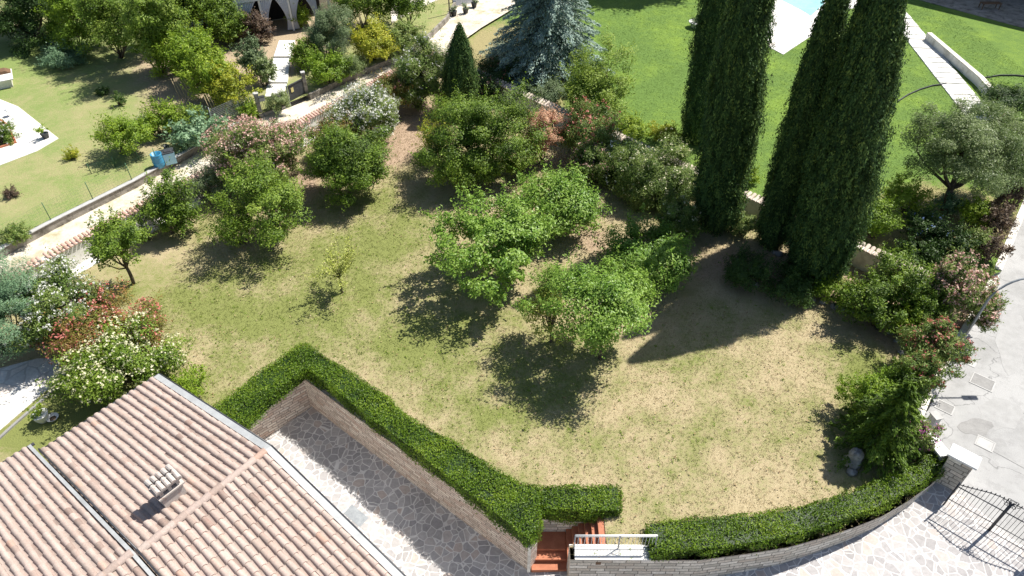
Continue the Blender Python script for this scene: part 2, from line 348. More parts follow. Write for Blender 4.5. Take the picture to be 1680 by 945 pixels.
# ------------------------------------------------------------------ foliage builders (numpy)
class Leaves:
    def __init__(s): s.P = []; s.T = []; s.X = []
    def add(s, p, nrm, L, W, tone, rng, axis=None, fold=.0):
        n = len(p)
        if n == 0: return
        nrm = nrm / (np.linalg.norm(nrm, axis=1, keepdims=True) + 1e-9)
        a = rng.normal(size=(n, 3)) if axis is None else axis + rng.normal(size=(n, 3)) * .35
        a -= nrm * (a * nrm).sum(1, keepdims=True); a /= np.linalg.norm(a, axis=1, keepdims=True) + 1e-9
        b = np.cross(nrm, a)
        L = (L * rng.uniform(.65, 1.35, n))[:, None]; W = (W * rng.uniform(.7, 1.3, n))[:, None]
        q = np.stack([p - a * L * .5, p + b * W * .5 - a * L * .05, p + a * L * .5 - nrm * L * .12, p - b * W * .5 - a * L * .05], 1)
        s.P.append(q.reshape(-1, 3)); s.T.append(np.clip(tone, 0, 1))
    def core(s, vs, fs, tone=.0):
        s.X.append((np.array(vs), fs, tone))
    def build(s, name, mat, parent, extra=None):
        q = np.concatenate(s.P); n = len(q) // 4; tone = np.concatenate(s.T)
        V = [q]; idx = [np.arange(n * 4)]; tot = [np.full(n, 4)]; T = [tone]; off = n * 4; sm = [np.zeros(n, bool)]
        for vs, fs, tn in s.X:
            V.append(vs); f = np.array(fs) + off; idx.append(f.ravel()); tot.append(np.full(len(f), f.shape[1])); T.append(np.full(len(f), tn)); off += len(vs); sm.append(np.ones(len(f), bool))
        V = np.concatenate(V); idx = np.concatenate(idx); tot = np.concatenate(tot); T = np.concatenate(T); sm = np.concatenate(sm)
        me = bpy.data.meshes.new(name)
        me.vertices.add(len(V)); me.vertices.foreach_set('co', V.astype(np.float32).ravel())
        me.loops.add(len(idx)); me.loops.foreach_set('vertex_index', idx.astype(np.int32))
        st = np.concatenate([[0], np.cumsum(tot)[:-1]]).astype(np.int32)
        me.polygons.add(len(tot)); me.polygons.foreach_set('loop_start', st); me.polygons.foreach_set('loop_total', tot.astype(np.int32))
        me.polygons.foreach_set('use_smooth', sm)
        me.materials.append(mat)
        t = me.attributes.new('tone', 'FLOAT', 'FACE'); t.data.foreach_set('value', T.astype(np.float32))
        if extra is not None:
            for k, fn in extra.items():
                a = me.attributes.new(k, 'FLOAT', 'FACE'); a.data.foreach_set('value', fn(q[::4, 0], q[::4, 1]).astype(np.float32))
        me.update(calc_edges=True)
        o = bpy.data.objects.new(name, me); COL.objects.link(o)
        if parent is not None: o.parent = parent; o.matrix_parent_inverse = Matrix.Translation(parent.location).inverted()
        return o

def lump_fn(rng, amp, k=5, fr=2.2):
    ds = rng.normal(size=(k, 3)) * fr; ph = rng.uniform(0, 6.28, k)
    return lambda d: 1 + amp * np.sin(d @ ds.T + ph).mean(1) * 1.6
def crown(Lv, Bl, rng, c, r, n, clumps, cr, leaf, lump=.22, low=-.45, bloom=0, bsize=.09, up=.75, inner=.22, toneb=.5, shag=1.0, bloomtop=False, wide=.45, shoots=1.6):
    c = np.array(c); r = np.array(r)
    lf = lump_fn(rng, lump)
    d = rng.normal(size=(clumps * 3, 3)); d /= np.linalg.norm(d, axis=1, keepdims=True); d = d[d[:, 2] > low][:clumps]; k = len(d)
    rad = rng.uniform(.55, 1.0, k) ** .8 * lf(d)
    rad[: int(k * inner)] *= .5
    cc = c + d * r * rad[:, None]
    ctone = rng.normal(0, .16, k); csz = rng.uniform(.65, 1.35, k) * cr
    ix = rng.integers(0, k, n)
    g = rng.normal(size=(n, 3)); g /= np.linalg.norm(g, axis=1, keepdims=True); g *= rng.uniform(.15, 1.05, n)[:, None] ** .6
    off = g * csz[ix][:, None] * np.array([1, 1, .75 * shag])
    p = cc[ix] + off
    p[:, 2] = np.maximum(p[:, 2], c[2] - r[2] * 1.05)
    nr = d[ix] * .6 + g * .7 + np.array([0, 0, up]) + rng.normal(size=(n, 3)) * .45
    tone = toneb + ctone[ix] * 1.2 + rng.normal(0, .24, n)
    Lv.add(p, nr, leaf, leaf * wide, tone, rng)
    # upright shoots breaking the outline
    ns = int(k * shoots)
    if ns:
        j = rng.integers(0, k, ns); dd = d[j] * .8 + np.array([0, 0, .7]) + rng.normal(size=(ns, 3)) * .35; dd /= np.linalg.norm(dd, axis=1, keepdims=True)
        L = rng.uniform(.5, 1.5, ns) * cr; q = 9; tt = rng.uniform(0, 1, (ns, q))
        base_ = cc[j] + d[j] * csz[j][:, None] * .8
        p = (base_[:, None, :] + dd[:, None, :] * (tt * L[:, None])[:, :, None] + rng.normal(size=(ns, q, 3)) * leaf * .45).reshape(-1, 3)
        Lv.add(p, np.repeat(dd, q, 0) * .3 + rng.normal(size=(ns * q, 3)) + np.array([0, 0, .5]), leaf, leaf * wide, toneb + .12 + rng.normal(0, .2, ns * q), rng, axis=np.repeat(dd, q, 0) * .8)
    if bloom and Bl is not None:
        # blossoms in heads of a few petals near clump surfaces
        m = bloom; jx = rng.integers(0, k, m); g = rng.normal(size=(m, 3)); g[:, 2] = np.abs(g[:, 2]); g /= np.linalg.norm(g, axis=1, keepdims=True)
        if bloomtop: g = g * .5 + d[jx] * .8; g /= np.linalg.norm(g, axis=1, keepdims=True)
        h = cc[jx] + g * csz[jx][:, None] * 1.02
        per = 4; hh = np.repeat(h, per, 0) + rng.normal(size=(m * per, 3)) * bsize * .45
        Bl.add(hh, np.repeat(g, per, 0) + rng.normal(size=(m * per, 3)) * .6, bsize, bsize * .8, rng.uniform(0, 1, m * per), rng)
    return cc

def limb(mb, rng, a, b, r0, r1, bend=.15, n=5, sides=6):
    a = Vector(a); b = Vector(b); L = (b - a).length; pts = []; rr = []
    o = Vector(rng.normal(size=3)) * L * bend
    for i in range(n + 1):
        t = i / n; pts.append(a.lerp(b, t) + o * math.sin(math.pi * t) * .5 + (Vector(rng.normal(size=3)) * L * .02 if 0 < i < n else Vector())); rr.append(r0 + (r1 - r0) * t)
    mb.tube(pts, rr, sides); return pts

SEED = [100]
def fit(bx, by, box, z0):
    B = at(bx, by, z0); x0, y0, x1, y1 = box; cy = (y0 + y1) / 2; cx = (x0 + x1) / 2
    lo, hi = z0, z0 + 18
    for _ in range(40):
        z = (lo + hi) / 2
        if proj((B.x, B.y, z))[1] > cy: lo = z
        else: hi = z
    px, py, dep = proj((B.x, B.y, z)); s = F / dep
    r = (x1 - x0) / 2 / s
    rr = ray(cx, cy); el = math.atan2(-rr[2], math.hypot(rr[0], rr[1]))
    hh = (y1 - y0) / 2 / s
    rz2 = (hh ** 2 - (r * math.sin(el)) ** 2) / math.cos(el) ** 2
    rz = math.sqrt(max(rz2, (.5 * r) ** 2)); rz = min(rz, 1.5 * r)
    c = at(cx, cy, z); c.x = B.x + (cx - px) / s
    c.y = B.y
    return B, c, r, rz
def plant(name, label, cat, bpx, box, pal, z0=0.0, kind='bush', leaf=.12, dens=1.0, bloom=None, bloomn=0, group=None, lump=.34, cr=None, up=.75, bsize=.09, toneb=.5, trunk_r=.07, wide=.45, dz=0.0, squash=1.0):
    SEED[0] += 1; rng = np.random.default_rng(SEED[0])
    B, c, r, rz = fit(bpx[0], bpx[1], box, z0)
    rz *= squash
    if kind == 'bush':
        zc = max(c.z, z0 + rz * .75)
        if zc - rz > z0 + .3: rz = (zc - z0) * .85
        c.z = zc
    c.z += dz
    root = empty(name, (B.x, B.y, z0), label, cat, group)
    vol = r * r * rz; area = 4 * math.pi * ((r * r + 2 * r * rz) / 3)
    n = int(area * 3.1 / (leaf * leaf * wide * .5 * 2) * dens * .95); n = max(400, min(n, 62000))
    cr = cr or max(.13, min(.55, r * .26)); k = int(max(10, area / (cr * cr * 3.14) * 1.5))
    Lv = Leaves(); Bl = Leaves() if bloom else None
    mb = MB()
    cc = crown(Lv, Bl, rng, c, (r - cr * .35, r - cr * .35, max(rz - cr * .3, .1)), n, k, cr, leaf, lump=lump, bloom=bloomn, low=-.75 if kind == 'bush' else -.5, up=up, bsize=bsize, toneb=toneb, wide=wide)
    tr = np.array([B.x, B.y, z0 - .05]); top = Vector((c.x * .7 + B.x * .3, c.y * .7 + B.y * .3, c.z))
    if kind == 'tree':
        fork = Vector((B.x, B.y, z0)).lerp(top, .38)
        limb(mb, rng, tr, fork, trunk_r * 1.25, trunk_r, .06, 4, 8)
        sel = rng.permutation(len(cc))[:min(16, len(cc))]
        for j, i in enumerate(sel):
            mid = fork.lerp(Vector(cc[i]), .5) + Vector((0, 0, -.1 * r))
            limb(mb, rng, fork if j % 3 else fork.lerp(top, .4), Vector(cc[i]), trunk_r * .55, trunk_r * .12, .15, 5, 5)
        limb(mb, rng, fork, top, trunk_r * .95, trunk_r * .3, .06, 4, 6)
        mb.build('trunk', M['bark'], root); Lv.build('crown', M[pal], root)
    else:
        for i in rng.permutation(len(cc))[:9]:
            limb(mb, rng, tr + np.array([rng.normal() * .08, rng.normal() * .08, 0]), Vector(cc[i]), .03 + .01 * r, .008, .12, 4, 5)
        mb.build('stem', M['bark'], root); Lv.build('foliage', M[pal], root)
    if Bl: tag(Bl.build('blossom', M[bloom], root), kind='stuff')
    return root

# clipped hedge from a polygon outline of its top
def hedge(name, label, poly, ztop, zbot, mat, leaf=.07, dens=900, wob=.08):
    SEED[0] += 1; rng = np.random.default_rng(SEED[0])
    P = np.array(poly); n = len(P)
    if sum(P[i, 0] * P[(i + 1) % n, 1] - P[(i + 1) % n, 0] * P[i, 1] for i in range(n)) < 0: P = P[::-1].copy()
    def inside(x, y):
        c = np.zeros(len(x), bool)
        for i in range(n):
            x1, y1 = P[i]; x2, y2 = P[(i + 1) % n]
            m = ((y1 > y) != (y2 > y)) & (x < (x2 - x1) * (y - y1) / (y2 - y1 + 1e-12) + x1); c ^= m
        return c
    A = abs(sum(P[i, 0] * P[(i + 1) % n, 1] - P[(i + 1) % n, 0] * P[i, 1] for i in range(n))) / 2
    bb0 = P.min(0); bb1 = P.max(0); m = int(A * dens * (bb1 - bb0).prod() / A)
    pts = rng.uniform(bb0, bb1, (m, 2)); pts = pts[inside(pts[:, 0], pts[:, 1])]
    wv = lambda x, y: wob * (np.sin(x * 2.3 + y * 1.1) + np.sin(y * 3.1 - x * 1.7 + 1) + .6 * np.sin(x * 7 + 2) * np.sin(y * 6)) * .5
    thin = np.sin(pts[:, 0] * 4.1 + 1) * np.sin(pts[:, 1] * 3.7) + .5 * np.sin(pts[:, 0] * 9 + pts[:, 1] * 5); pts = pts[(thin < .95) | (rng.random(len(pts)) < .45)]
    h = rng.exponential(.03, len(pts)) * rng.choice([1, -1], len(pts), p=[.6, .4])
    p3 = np.column_stack([pts, ztop + wv(pts[:, 0], pts[:, 1]) + h])
    Lv = Leaves()
    tn = lambda q: .5 + .25 * np.sin(q[:, 0] * 1.9 + np.sin(q[:, 1] * 2.7) * 1.5) * np.sin(q[:, 1] * 1.3 + 1.2) + rng.normal(0, .2, len(q))
    Lv.add(p3, np.array([0, 0, 1.0]) + rng.normal(size=(len(p3), 3)) * .55, leaf, leaf * .5, tn(p3), rng)
    # stray shoots standing above the cut
    sp = p3[rng.permutation(len(p3))[:int(A * 110)]].copy(); sp[:, 2] += rng.exponential(.06, len(sp))
    Lv.add(sp, rng.normal(size=(len(sp), 3)), leaf * 1.1, leaf * .45, rng.uniform(.5, 1, len(sp)), rng, axis=np.array([0, 0, 1.0]))
    zb = zbot if callable(zbot) else (lambda x, y: zbot)
    vs = []; 
    ins = .07
    for i in range(n):
        a = P[i]; b = P[(i + 1) % n]; e = b - a; L = np.hypot(*e); nr = np.array([e[1], -e[0]]) / (L + 1e-9)
        k = int(L * (ztop - zb(*a)) * dens)
        t = rng.uniform(0, 1, k); z0 = zb(*a); zz = z0 + (ztop - z0) * rng.uniform(0, 1, k) ** .8
        base = a + t[:, None] * e; o = rng.exponential(.03, k) * rng.choice([1, -1], k, p=[.5, .5]) + wob * .8 * np.sin(t * L * 3 + zz * 4)
        q = np.column_stack([base + nr * o[:, None], zz])
        Lv.add(q, np.array([nr[0], nr[1], .35]) + rng.normal(size=(k, 3)) * .5, leaf, leaf * .5, tn(q), rng)
        pr = P[i - 1]; e0 = a - pr; n0 = np.array([e0[1], -e0[0]]) / (np.hypot(*e0) + 1e-9); mm = nr + n0; mm /= max(.5, np.hypot(*mm)) ; vs.append(a - mm * ins)
    mb = MB(); mb.prism([tuple(v) for v in vs], (zbot if not callable(zbot) else zbot(*P[0])), ztop - .06)
    V = np.array(mb.v)
    root = empty(name, (P[:, 0].mean(), P[:, 1].mean(), 0), label, 'hedge')
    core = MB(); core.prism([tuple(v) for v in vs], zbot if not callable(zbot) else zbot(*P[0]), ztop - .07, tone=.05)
    core.build('dark_core', M['g_dark'], root)  # solid dark fill against see-through, the hedge's inner shade put into its colour
    Lv.build('foliage', mat, root)
    return root

def cypress(label, bpx, toppx, topy, width, h, n=52000, z0=0.0, group='tall cypresses at the garden edge', fine=.13):
    """axis leaves the base pixel and passes through (toppx, topy)"""
    SEED[0] += 1; rng = np.random.default_rng(SEED[0])
    B = at(*bpx, z0)
    lo, hi = 0, 20.5
    for _ in range(40):
        z = (lo + hi) / 2
        if proj((B.x, B.y, z))[1] > topy: lo = z
        else: hi = z
    px, py, dep = proj((B.x, B.y, z)); lean = (toppx - px) / (F / dep) / z
    s = F / proj((B.x, B.y, z * .5))[2]; R = width / 2 / s
    root = empty('cypress_tree', (B.x, B.y, z0), label, 'tree', group)
    prof = lambda t: R * np.where(t < .14, .6 + .4 * np.sin(np.clip(t / .14, 0, 1) * 1.57), np.clip(1 - (np.clip(t - .38, 0, 1) / .62) ** 1.8, 0, 1))
    ph = rng.uniform(0, 6.28, 8)
    def bulge(th, z): return 1 + .07 * np.sin(3 * th + .9 * z + ph[0]) + .05 * np.sin(5 * th - 1.7 * z + ph[1]) + .07 * np.sin(9 * th + 1.6 * z + ph[2]) * np.sin(1.9 * z + ph[3]) + .05 * np.sin(17 * th + ph[4] + 2.2 * z)
    Lv = Leaves()
    # sprays: leaf groups standing like flames on the surface
    k = n // 14; t = rng.uniform(0.01, .995, k); th = rng.uniform(0, 6.283, k); z = t * h
    rad = prof(t) * bulge(th, z) * rng.uniform(.80, 1.0, k) * np.where(rng.random(k) < .14, rng.uniform(1.04, 1.2, k), 1.0)
    cx = B.x + lean * z + rad * np.cos(th); cy = B.y + rad * np.sin(th)
    per = 14; rep = np.repeat(np.arange(k), per)
    out = np.column_stack([np.cos(th), np.sin(th), np.zeros(k)])[rep]
    u = rng.uniform(-1, 1, k * per)
    p = np.column_stack([cx, cy, z0 + z])[rep] + np.array([0, 0, 1.0]) * (u * .24)[:, None] + out * ((1 - u) * .03 + rng.uniform(-.03, .06, k * per))[:, None] + rng.normal(size=(k * per, 3)) * .05
    st = rng.normal(.45, .25, k)
    Lv.add(p, out + rng.normal(size=(k * per, 3)) * .5 + np.array([0, 0, .25]), fine, fine * .4, st[rep] + rng.normal(0, .13, k * per), rng, axis=np.array([0, 0, 1.0]))
    # dense inner body
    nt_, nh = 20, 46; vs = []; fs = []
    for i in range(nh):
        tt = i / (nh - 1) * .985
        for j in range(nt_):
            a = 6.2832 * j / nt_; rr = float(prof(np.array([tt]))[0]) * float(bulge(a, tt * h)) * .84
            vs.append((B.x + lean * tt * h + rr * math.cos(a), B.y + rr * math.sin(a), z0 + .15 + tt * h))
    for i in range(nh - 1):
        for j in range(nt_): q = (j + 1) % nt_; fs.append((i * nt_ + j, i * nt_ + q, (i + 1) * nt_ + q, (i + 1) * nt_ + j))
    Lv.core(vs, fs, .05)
    Lv.build('crown', M['g_cypress'], root)
    mb = MB(); mb.tube([(B.x, B.y, z0 - .1), (B.x, B.y, z0 + .5), (B.x + lean * h * .8, B.y, z0 + h * .8)], [.22, .18, .05], 8); mb.build('trunk', M['bark'], root)
    return root

# ------------------------------------------------------------------ ground sheets
def blob_fn(blobs):
    W = []
    for (px, py, rx, ry, a) in blobs:
        c = at(px, py, 0); ex = at(px + rx, py, 0); ey = at(px, py - ry, 0)
        W.append((c.x, c.y, abs(ex.x - c.x), abs(ey.y - c.y), a))
    def f(x, y):
        v = np.zeros(np.shape(x))
        for cx, cy, rx, ry, a in W:
            v = v + a * np.exp(-(((x - cx) / rx) ** 2 + ((y - cy) / ry) ** 2) * 1.1)
        return v
    return f
def sheet(name, poly, z, mat, step=1.0, base=(.5, 0), gb=None, bb=None, zfn=None, skirt=None):
    P = [Vector(p[:2]) for p in poly]; n = len(P)
    xs = [p.x for p in P]; ys = [p.y for p in P]
    def ins(x, y):
        c = False
        for i in range(n):
            a = P[i]; b = P[(i + 1) % n]
            if (a.y > y) != (b.y > y) and x < (b.x - a.x) * (y - a.y) / (b.y - a.y) + a.x: c = not c
        return c
    pts = list(P)
    x = min(xs) + step * .5
    while x < max(xs):
        y = min(ys) + step * .5
        while y < max(ys):
            if ins(x, y): pts.append(Vector((x + random.uniform(-.2, .2) * step, y + random.uniform(-.2, .2) * step)))
            y += step
        x += step
    r = delaunay_2d_cdt(pts, [(i, (i + 1) % n) for i in range(n)], [], 1, 1e-4)
    V = np.array([(v.x, v.y) for v in r[0]]); zf = zfn or (lambda a, b: np.full(np.shape(a), z))
    Z = zf(V[:, 0], V[:, 1])
    vs = [(a, b, float(c)) for (a, b), c in zip(V, Z)]; fs = []
    for f in r[2]:
        a, b, c = [V[i] for i in f[:3]]
        fs.append(tuple(f) if (b[0] - a[0]) * (c[1] - a[1]) - (b[1] - a[1]) * (c[0] - a[0]) > 0 else tuple(f[::-1]))
    if skirt is not None:
        k = len(vs)
        for p in P: vs.append((p.x, p.y, float(zf(np.array([p.x]), np.array([p.y]))[0]))); vs.append((p.x, p.y, skirt))
        for i in range(n):
            j = (i + 1) % n; fs.append((k + 2 * i, k + 2 * i + 1, k + 2 * j + 1, k + 2 * j))
    me = bpy.data.meshes.new(name); me.from_pydata(vs, [], fs); me.materials.append(mat)
    xa = np.array([v[0] for v in vs]); ya = np.array([v[1] for v in vs])
    g = base[0] + (gb(xa, ya) if gb else 0 * xa); b = base[1] + (bb(xa, ya) if bb else 0 * xa)
    a = me.attributes.new('green', 'FLOAT', 'POINT'); a.data.foreach_set('value', g.astype(np.float32))
    a = me.attributes.new('bare', 'FLOAT', 'POINT'); a.data.foreach_set('value', b.astype(np.float32))
    o = bpy.data.objects.new(name, me); COL.objects.link(o); tag(o, kind='structure'); return o
def in_poly(poly, x, y):
    c = np.zeros(len(x), bool); n = len(poly)
    for i in range(n):
        x1, y1 = poly[i][:2]; x2, y2 = poly[(i + 1) % n][:2]
        c ^= ((y1 > y) != (y2 > y)) & (x < (x2 - x1) * (y - y1) / (y2 - y1 + 1e-12) + x1)
    return c
def tufts(name, poly, z, mat, n, L, label, base, gb, bb, seed=5, box=None):
    rng = np.random.default_rng(seed); P = np.array([p[:2] for p in poly])
    b0 = P.min(0) if box is None else np.array(box[0]); b1 = P.max(0) if box is None else np.array(box[1])
    pts = rng.uniform(b0, b1, (n, 2)); pts = pts[in_poly(poly, pts[:, 0], pts[:, 1])]
    k = 3; q = np.repeat(pts, k, 0) + rng.normal(size=(len(pts) * k, 2)) * .035
    g = base[0] + (gb(q[:, 0], q[:, 1]) if gb else 0); hl = L * rng.uniform(.5, 1.4, len(q)) * (.7 + .6 * np.clip(g, 0, 1))
    p3 = np.column_stack([q, z + hl * .32]); Lv = Leaves()
    nr = rng.normal(size=(len(q), 3)); nr[:, 2] = np.abs(nr[:, 2]) * .8
    Lv.add(p3, nr, 1.0 * hl.mean(), .014, rng.normal(.5, .22, len(q)), rng, axis=np.array([0, 0, .7]))
    o = Lv.build(name, mat, None, extra={'green': lambda x, y: base[0] + (gb(x, y) if gb else 0 * x), 'bare': lambda x, y: base[1] + (bb(x, y) if bb else 0 * x)})
    tag(o, label, 'grass', kind='stuff'); return o

# ------------------------------------------------------------------ walls
def ribbon(mb, pts, th, side, zt, zb, step=1.2, mi=0):
    """wall along pts; side=+1 thickens to the left of travel. zt, zb numbers or functions(x, y)"""
    zt = zt if callable(zt) else (lambda x, y, q=zt: q); zb = zb if callable(zb) else (lambda x, y, q=zb: q)
    P = [Vector(p[:2]) for p in pts]; R = [P[0]]
    for a, b in zip(P, P[1:]):
        k = max(1, int((b - a).length / step))
        for i in range(1, k + 1): R.append(a.lerp(b, i / k))
    n = len(R); Nn = []
    for i in range(n):
        d0 = (R[i] - R[max(i - 1, 0)]); d1 = (R[min(i + 1, n - 1)] - R[i])
        d0 = d0.normalized() if d0.length > 1e-6 else d1.normalized(); d1 = d1.normalized() if d1.length > 1e-6 else d0
        m = (Vector((-d0.y, d0.x)) + Vector((-d1.y, d1.x))); m.normalize(); m /= max(.4, m.dot(Vector((-d1.y, d1.x)))); Nn.append(m * side)
    u = 0
    Q = [r + m * th for r, m in zip(R, Nn)]
    for i in range(n - 1):
        L = (R[i + 1] - R[i]).length
        a, b, c, d = R[i], R[i + 1], Q[i + 1], Q[i]
        A = (a.x, a.y, zt(*a)); Bq = (b.x, b.y, zt(*b)); C = (c.x, c.y, zt(*b)); D = (d.x, d.y, zt(*a))
        a0 = (a.x, a.y, zb(*a)); b0 = (b.x, b.y, zb(*b)); c0 = (c.x, c.y, zb(*b)); d0 = (d.x, d.y, zb(*a))
        uv = lambda z0, z1, z2, z3: [(u, z0), (u + L, z1), (u + L, z2), (u, z3)]
        fl = side < 0
        F1 = [a0, b0, Bq, A]; F2 = [d0, c0, C, D]; F3 = [A, Bq, C, D]
        mb.face(F1 if not fl else F1[::-1], uv(a0[2], b0[2], Bq[2], A[2]) if not fl else uv(a0[2], b0[2], Bq[2], A[2])[::-1], mi=mi)
        mb.face(F2[::-1] if not fl else F2, uv(d0[2], c0[2], C[2], D[2])[::-1] if not fl else uv(d0[2], c0[2], C[2], D[2]), mi=mi)
        u3 = [(u, 5.0), (u + L, 5.0), (u + L, 5.0 + th), (u, 5.0 + th)]
        mb.face(F3 if not fl else F3[::-1], u3 if not fl else u3[::-1], mi=mi)
        u += L
    for i in (0, n - 1):
        a, d = R[i], Q[i]; f = [(a.x, a.y, zb(*a)), (a.x, a.y, zt(*a)), (d.x, d.y, zt(*a)), (d.x, d.y, zb(*a))]
        mb.face(f if (i == 0) == (side > 0) else f[::-1], [(0, f[0][2]), (0, f[1][2]), (th, f[2][2]), (th, f[3][2])] if (i == 0) == (side > 0) else [(0, f[0][2]), (0, f[1][2]), (th, f[2][2]), (th, f[3][2])][::-1], mi=mi)
    return R, Q
def tile_coping(mb, pts, zt, halfw, drop, rng, pitch=.21, side=1, thc=.0):
    """row of small barrel tiles laid across a wall top, tilting to one side"""
    P = [Vector(p[:2]) for p in pts]
    for a, b in zip(P, P[1:]):
        L = (b - a).length; d = (b - a) / L; nn = Vector((-d.y, d.x)); k = int(L / pitch)
        for i in range(k):
            c = a + d * (pitch * (i + .5)) + nn * (thc + rng.normal() * .008); t = float(np.clip(rng.normal(.5, .28), 0, 1)); r = pitch * .40
            z = zt(*c) if callable(zt) else zt
            vs = []; fs = []
            for e, (o, dz, rr) in enumerate(((-halfw, drop * .5, r * 1.05), (halfw, -drop * .5, r * .9))):
                for j in range(7):
                    q = math.pi * j / 6; w = c + nn * (o * side) + d * (math.cos(q) * rr)
                    vs.append((w.x, w.y, z + dz + math.sin(q) * rr * .85 + rng.normal() * .002))
            fs = [(j, j + 1, j + 8, j + 7) for j in range(6)] + [tuple(range(7)), tuple(range(13, 6, -1))]
            mb.raw(vs, fs, t)
# ================================================================== SETTING
random.seed(3); RNG = np.random.default_rng(11)
def drive_z(x, y): return -3.02 + .0760 * x + .1010 * y
def atd(px, py): return atf(px, py, drive_z)

GREEN = blob_fn([(300, 470, 170, 60, 0.32), (450, 550, 150, 70, 0.26), (620, 430, 110, 70, 0.41), (700, 560, 110, 50, 0.61), (860, 600, 90, 60, 0.36), (1440, 620, 60, 40, 0.80), (560, 400, 120, 60, 0.22), (780, 690, 120, 60, 0.32), (920, 640, 60, 40, 0.17),
                 (1150, 580, 120, 30, 0.17), (80, 700, 90, 60, 0.87), (230, 640, 120, 60, 0.43), (620, 330, 60, 40, 0.29), (1150, 720, 60, 40, 0.17), (940, 720, 60, 50, 0.17), (400, 520, 120, 40, 0.29)])
BARE = blob_fn([(655, 245, 55, 45, 1.0), (625, 440, 45, 30, .55), (570, 490, 20, 10, .6), (975, 395, 50, 40, .8), (500, 305, 40, 40, .9), (420, 330, 60, 60, .5), (1340, 440, 170, 60, .8), (1170, 440, 90, 60, .5), (1400, 545, 100, 40, .42),
                (830, 540, 60, 15, .5), (1030, 870, 30, 25, .35), (1500, 620, 40, 90, .7), (880, 150, 160, 30, .8), (1550, 520, 80, 60, .9), (990, 260, 130, 60, .8), (190, 400, 60, 30, .5), (330, 330, 70, 50, .5), (700, 190, 90, 30, 1.0), (60, 560, 120, 30, .7), (950, 850, 70, 12, .5), (340, 620, 60, 40, .3)])
# wall lines, world xy
W0 = tuple(atd(511, 667).xy); W1 = tuple(atd(869, 938).xy)            # foot of the terrace wall
Wl = tuple(atd(398, 745).xy)
LN = [at(-260, 601, 1.2), at(76, 422, 1.2), at(565, 162, 1.2), at(715, 82, 1.2)]
BK = [at(715, 82, 1.2), at(772, 115, 1.2), at(1548, 466, 1.2)]
DRV = [at(a, b, 0) for a, b in ((936, 918), (1068, 919), (1150, 919), (1230, 908), (1293, 898), (1348, 883), (1400, 866), (1445, 848), (1490, 822), (1526, 796), (1546, 778))]
PIL = at(1582, 750, 1.1)
STR = [at(1508, 703, .1), at(1527, 655, .1), at(1562, 588, .1), at(1608, 515, .1), at(1640, 450, .1)]
STRN = [at(1640, 450, .1), at(1690, 330, .1), at(1800, 90, .1)]
SX0, SX1 = .66, 1.88
lawn_poly = [tuple(p[:2]) for p in ([Wl, W0, W1] + [(SX0, 12.72), (3.1, 12.72), (3.1, 11.55), (1.88, 11.55)] + DRV[0:] + [PIL] + STR + [BK[2]] + [BK[1], BK[0]] + LN[::-1][1:])]
lawn_poly += [(-34, 12), (-30, 0), (-12, 6)]
sheet('lawn', lawn_poly, 0, M['lawn'], .8, (.35, 0), GREEN, BARE)
tufts('grass', lawn_poly, 0, M['lawnblades'], 120000, .075, 'short dry grass mottled tan and green over the garden lawn', (.35, 0), GREEN, BARE, box=((-16, 10), (20, 41)))
# stray weeds and longer clumps
rngw = np.random.default_rng(21); q = rngw.uniform((-15, 11), (19, 38), (3000, 2)); q = q[in_poly(lawn_poly, q[:, 0], q[:, 1])]; q = q[rngw.random(len(q)) < .25 + .7 * np.clip(GREEN(q[:, 0], q[:, 1]), 0, 1)]
q = np.repeat(q, 9, 0) + rngw.normal(size=(len(q) * 9, 2)) * .045; Lw = Leaves(); nw = rngw.normal(size=(len(q), 3)); nw[:, 2] = np.abs(nw[:, 2]) + .4
Lw.add(np.column_stack([q, rngw.uniform(.02, .07, len(q))]), nw, .075, .026, rngw.normal(.35, .25, len(q)), rngw)
tag(Lw.build('weeds', M['g_lime'], None), 'small green weeds and longer clumps scattered over the dry garden lawn', 'weeds', kind='stuff')
q = rngw.uniform((-15, 11), (19, 38), (3000, 2)); q = q[in_poly(lawn_poly, q[:, 0], q[:, 1])]; Lw = Leaves(); nw = rngw.normal(size=(len(q), 3)) * .4 + (0, 0, 1)
Lw.add(np.column_stack([q, rngw.uniform(.05, .07, len(q))]), nw, .085, .05, rngw.uniform(0, 1, len(q)), rngw)
M['litter'] = m_leaf('dry_fallen', [(.20, .12, .06), (.36, .25, .13), (.46, .38, .24)], trans=.1)
tag(Lw.build('fallen_leaves', M['litter'], None), 'dry brown fallen leaves scattered over the garden lawn', 'fallen leaves', kind='stuff')
base = sheet('ground', [(-150, -60), (150, -60), (150, 260), (-150, 260)], -2.7, M['soil'], 60)
# terrace and drive paving
dp = [tuple(p[:2]) for p in (Vector(Wl) + Vector((-3, -3)), Vector(Wl), Vector(W0), Vector(W1), Vector((SX1 + .2, 11.75)))] + [(p.x, p.y) for p in [at(936, 918, 0)] + DRV[1:]] + [tuple(PIL.xy)] + [tuple(atd(1700, 915).xy), (22, 4), (8, -6), (-14, -4)]
sheet('drive_paving', dp, 0, M['paving'], 3, zfn=lambda x, y: drive_z(x, y))
# street
sz = -.6
g0 = atd(1560, 832); g1 = atd(1690, 905)
sp = [(STR[0].x - .3, STR[0].y), tuple(STR[1].xy), tuple(STR[2].xy), tuple(STR[3].xy), tuple(STR[4].xy), tuple(STRN[1].xy), tuple(STRN[2].xy), (95, 110), (95, -20), (24, 2), (17.2, 10.6), (g0.x + .2, g0.y + .25), tuple(PIL.xy)]
sheet('street', sp, sz, M['asphalt'], 4)
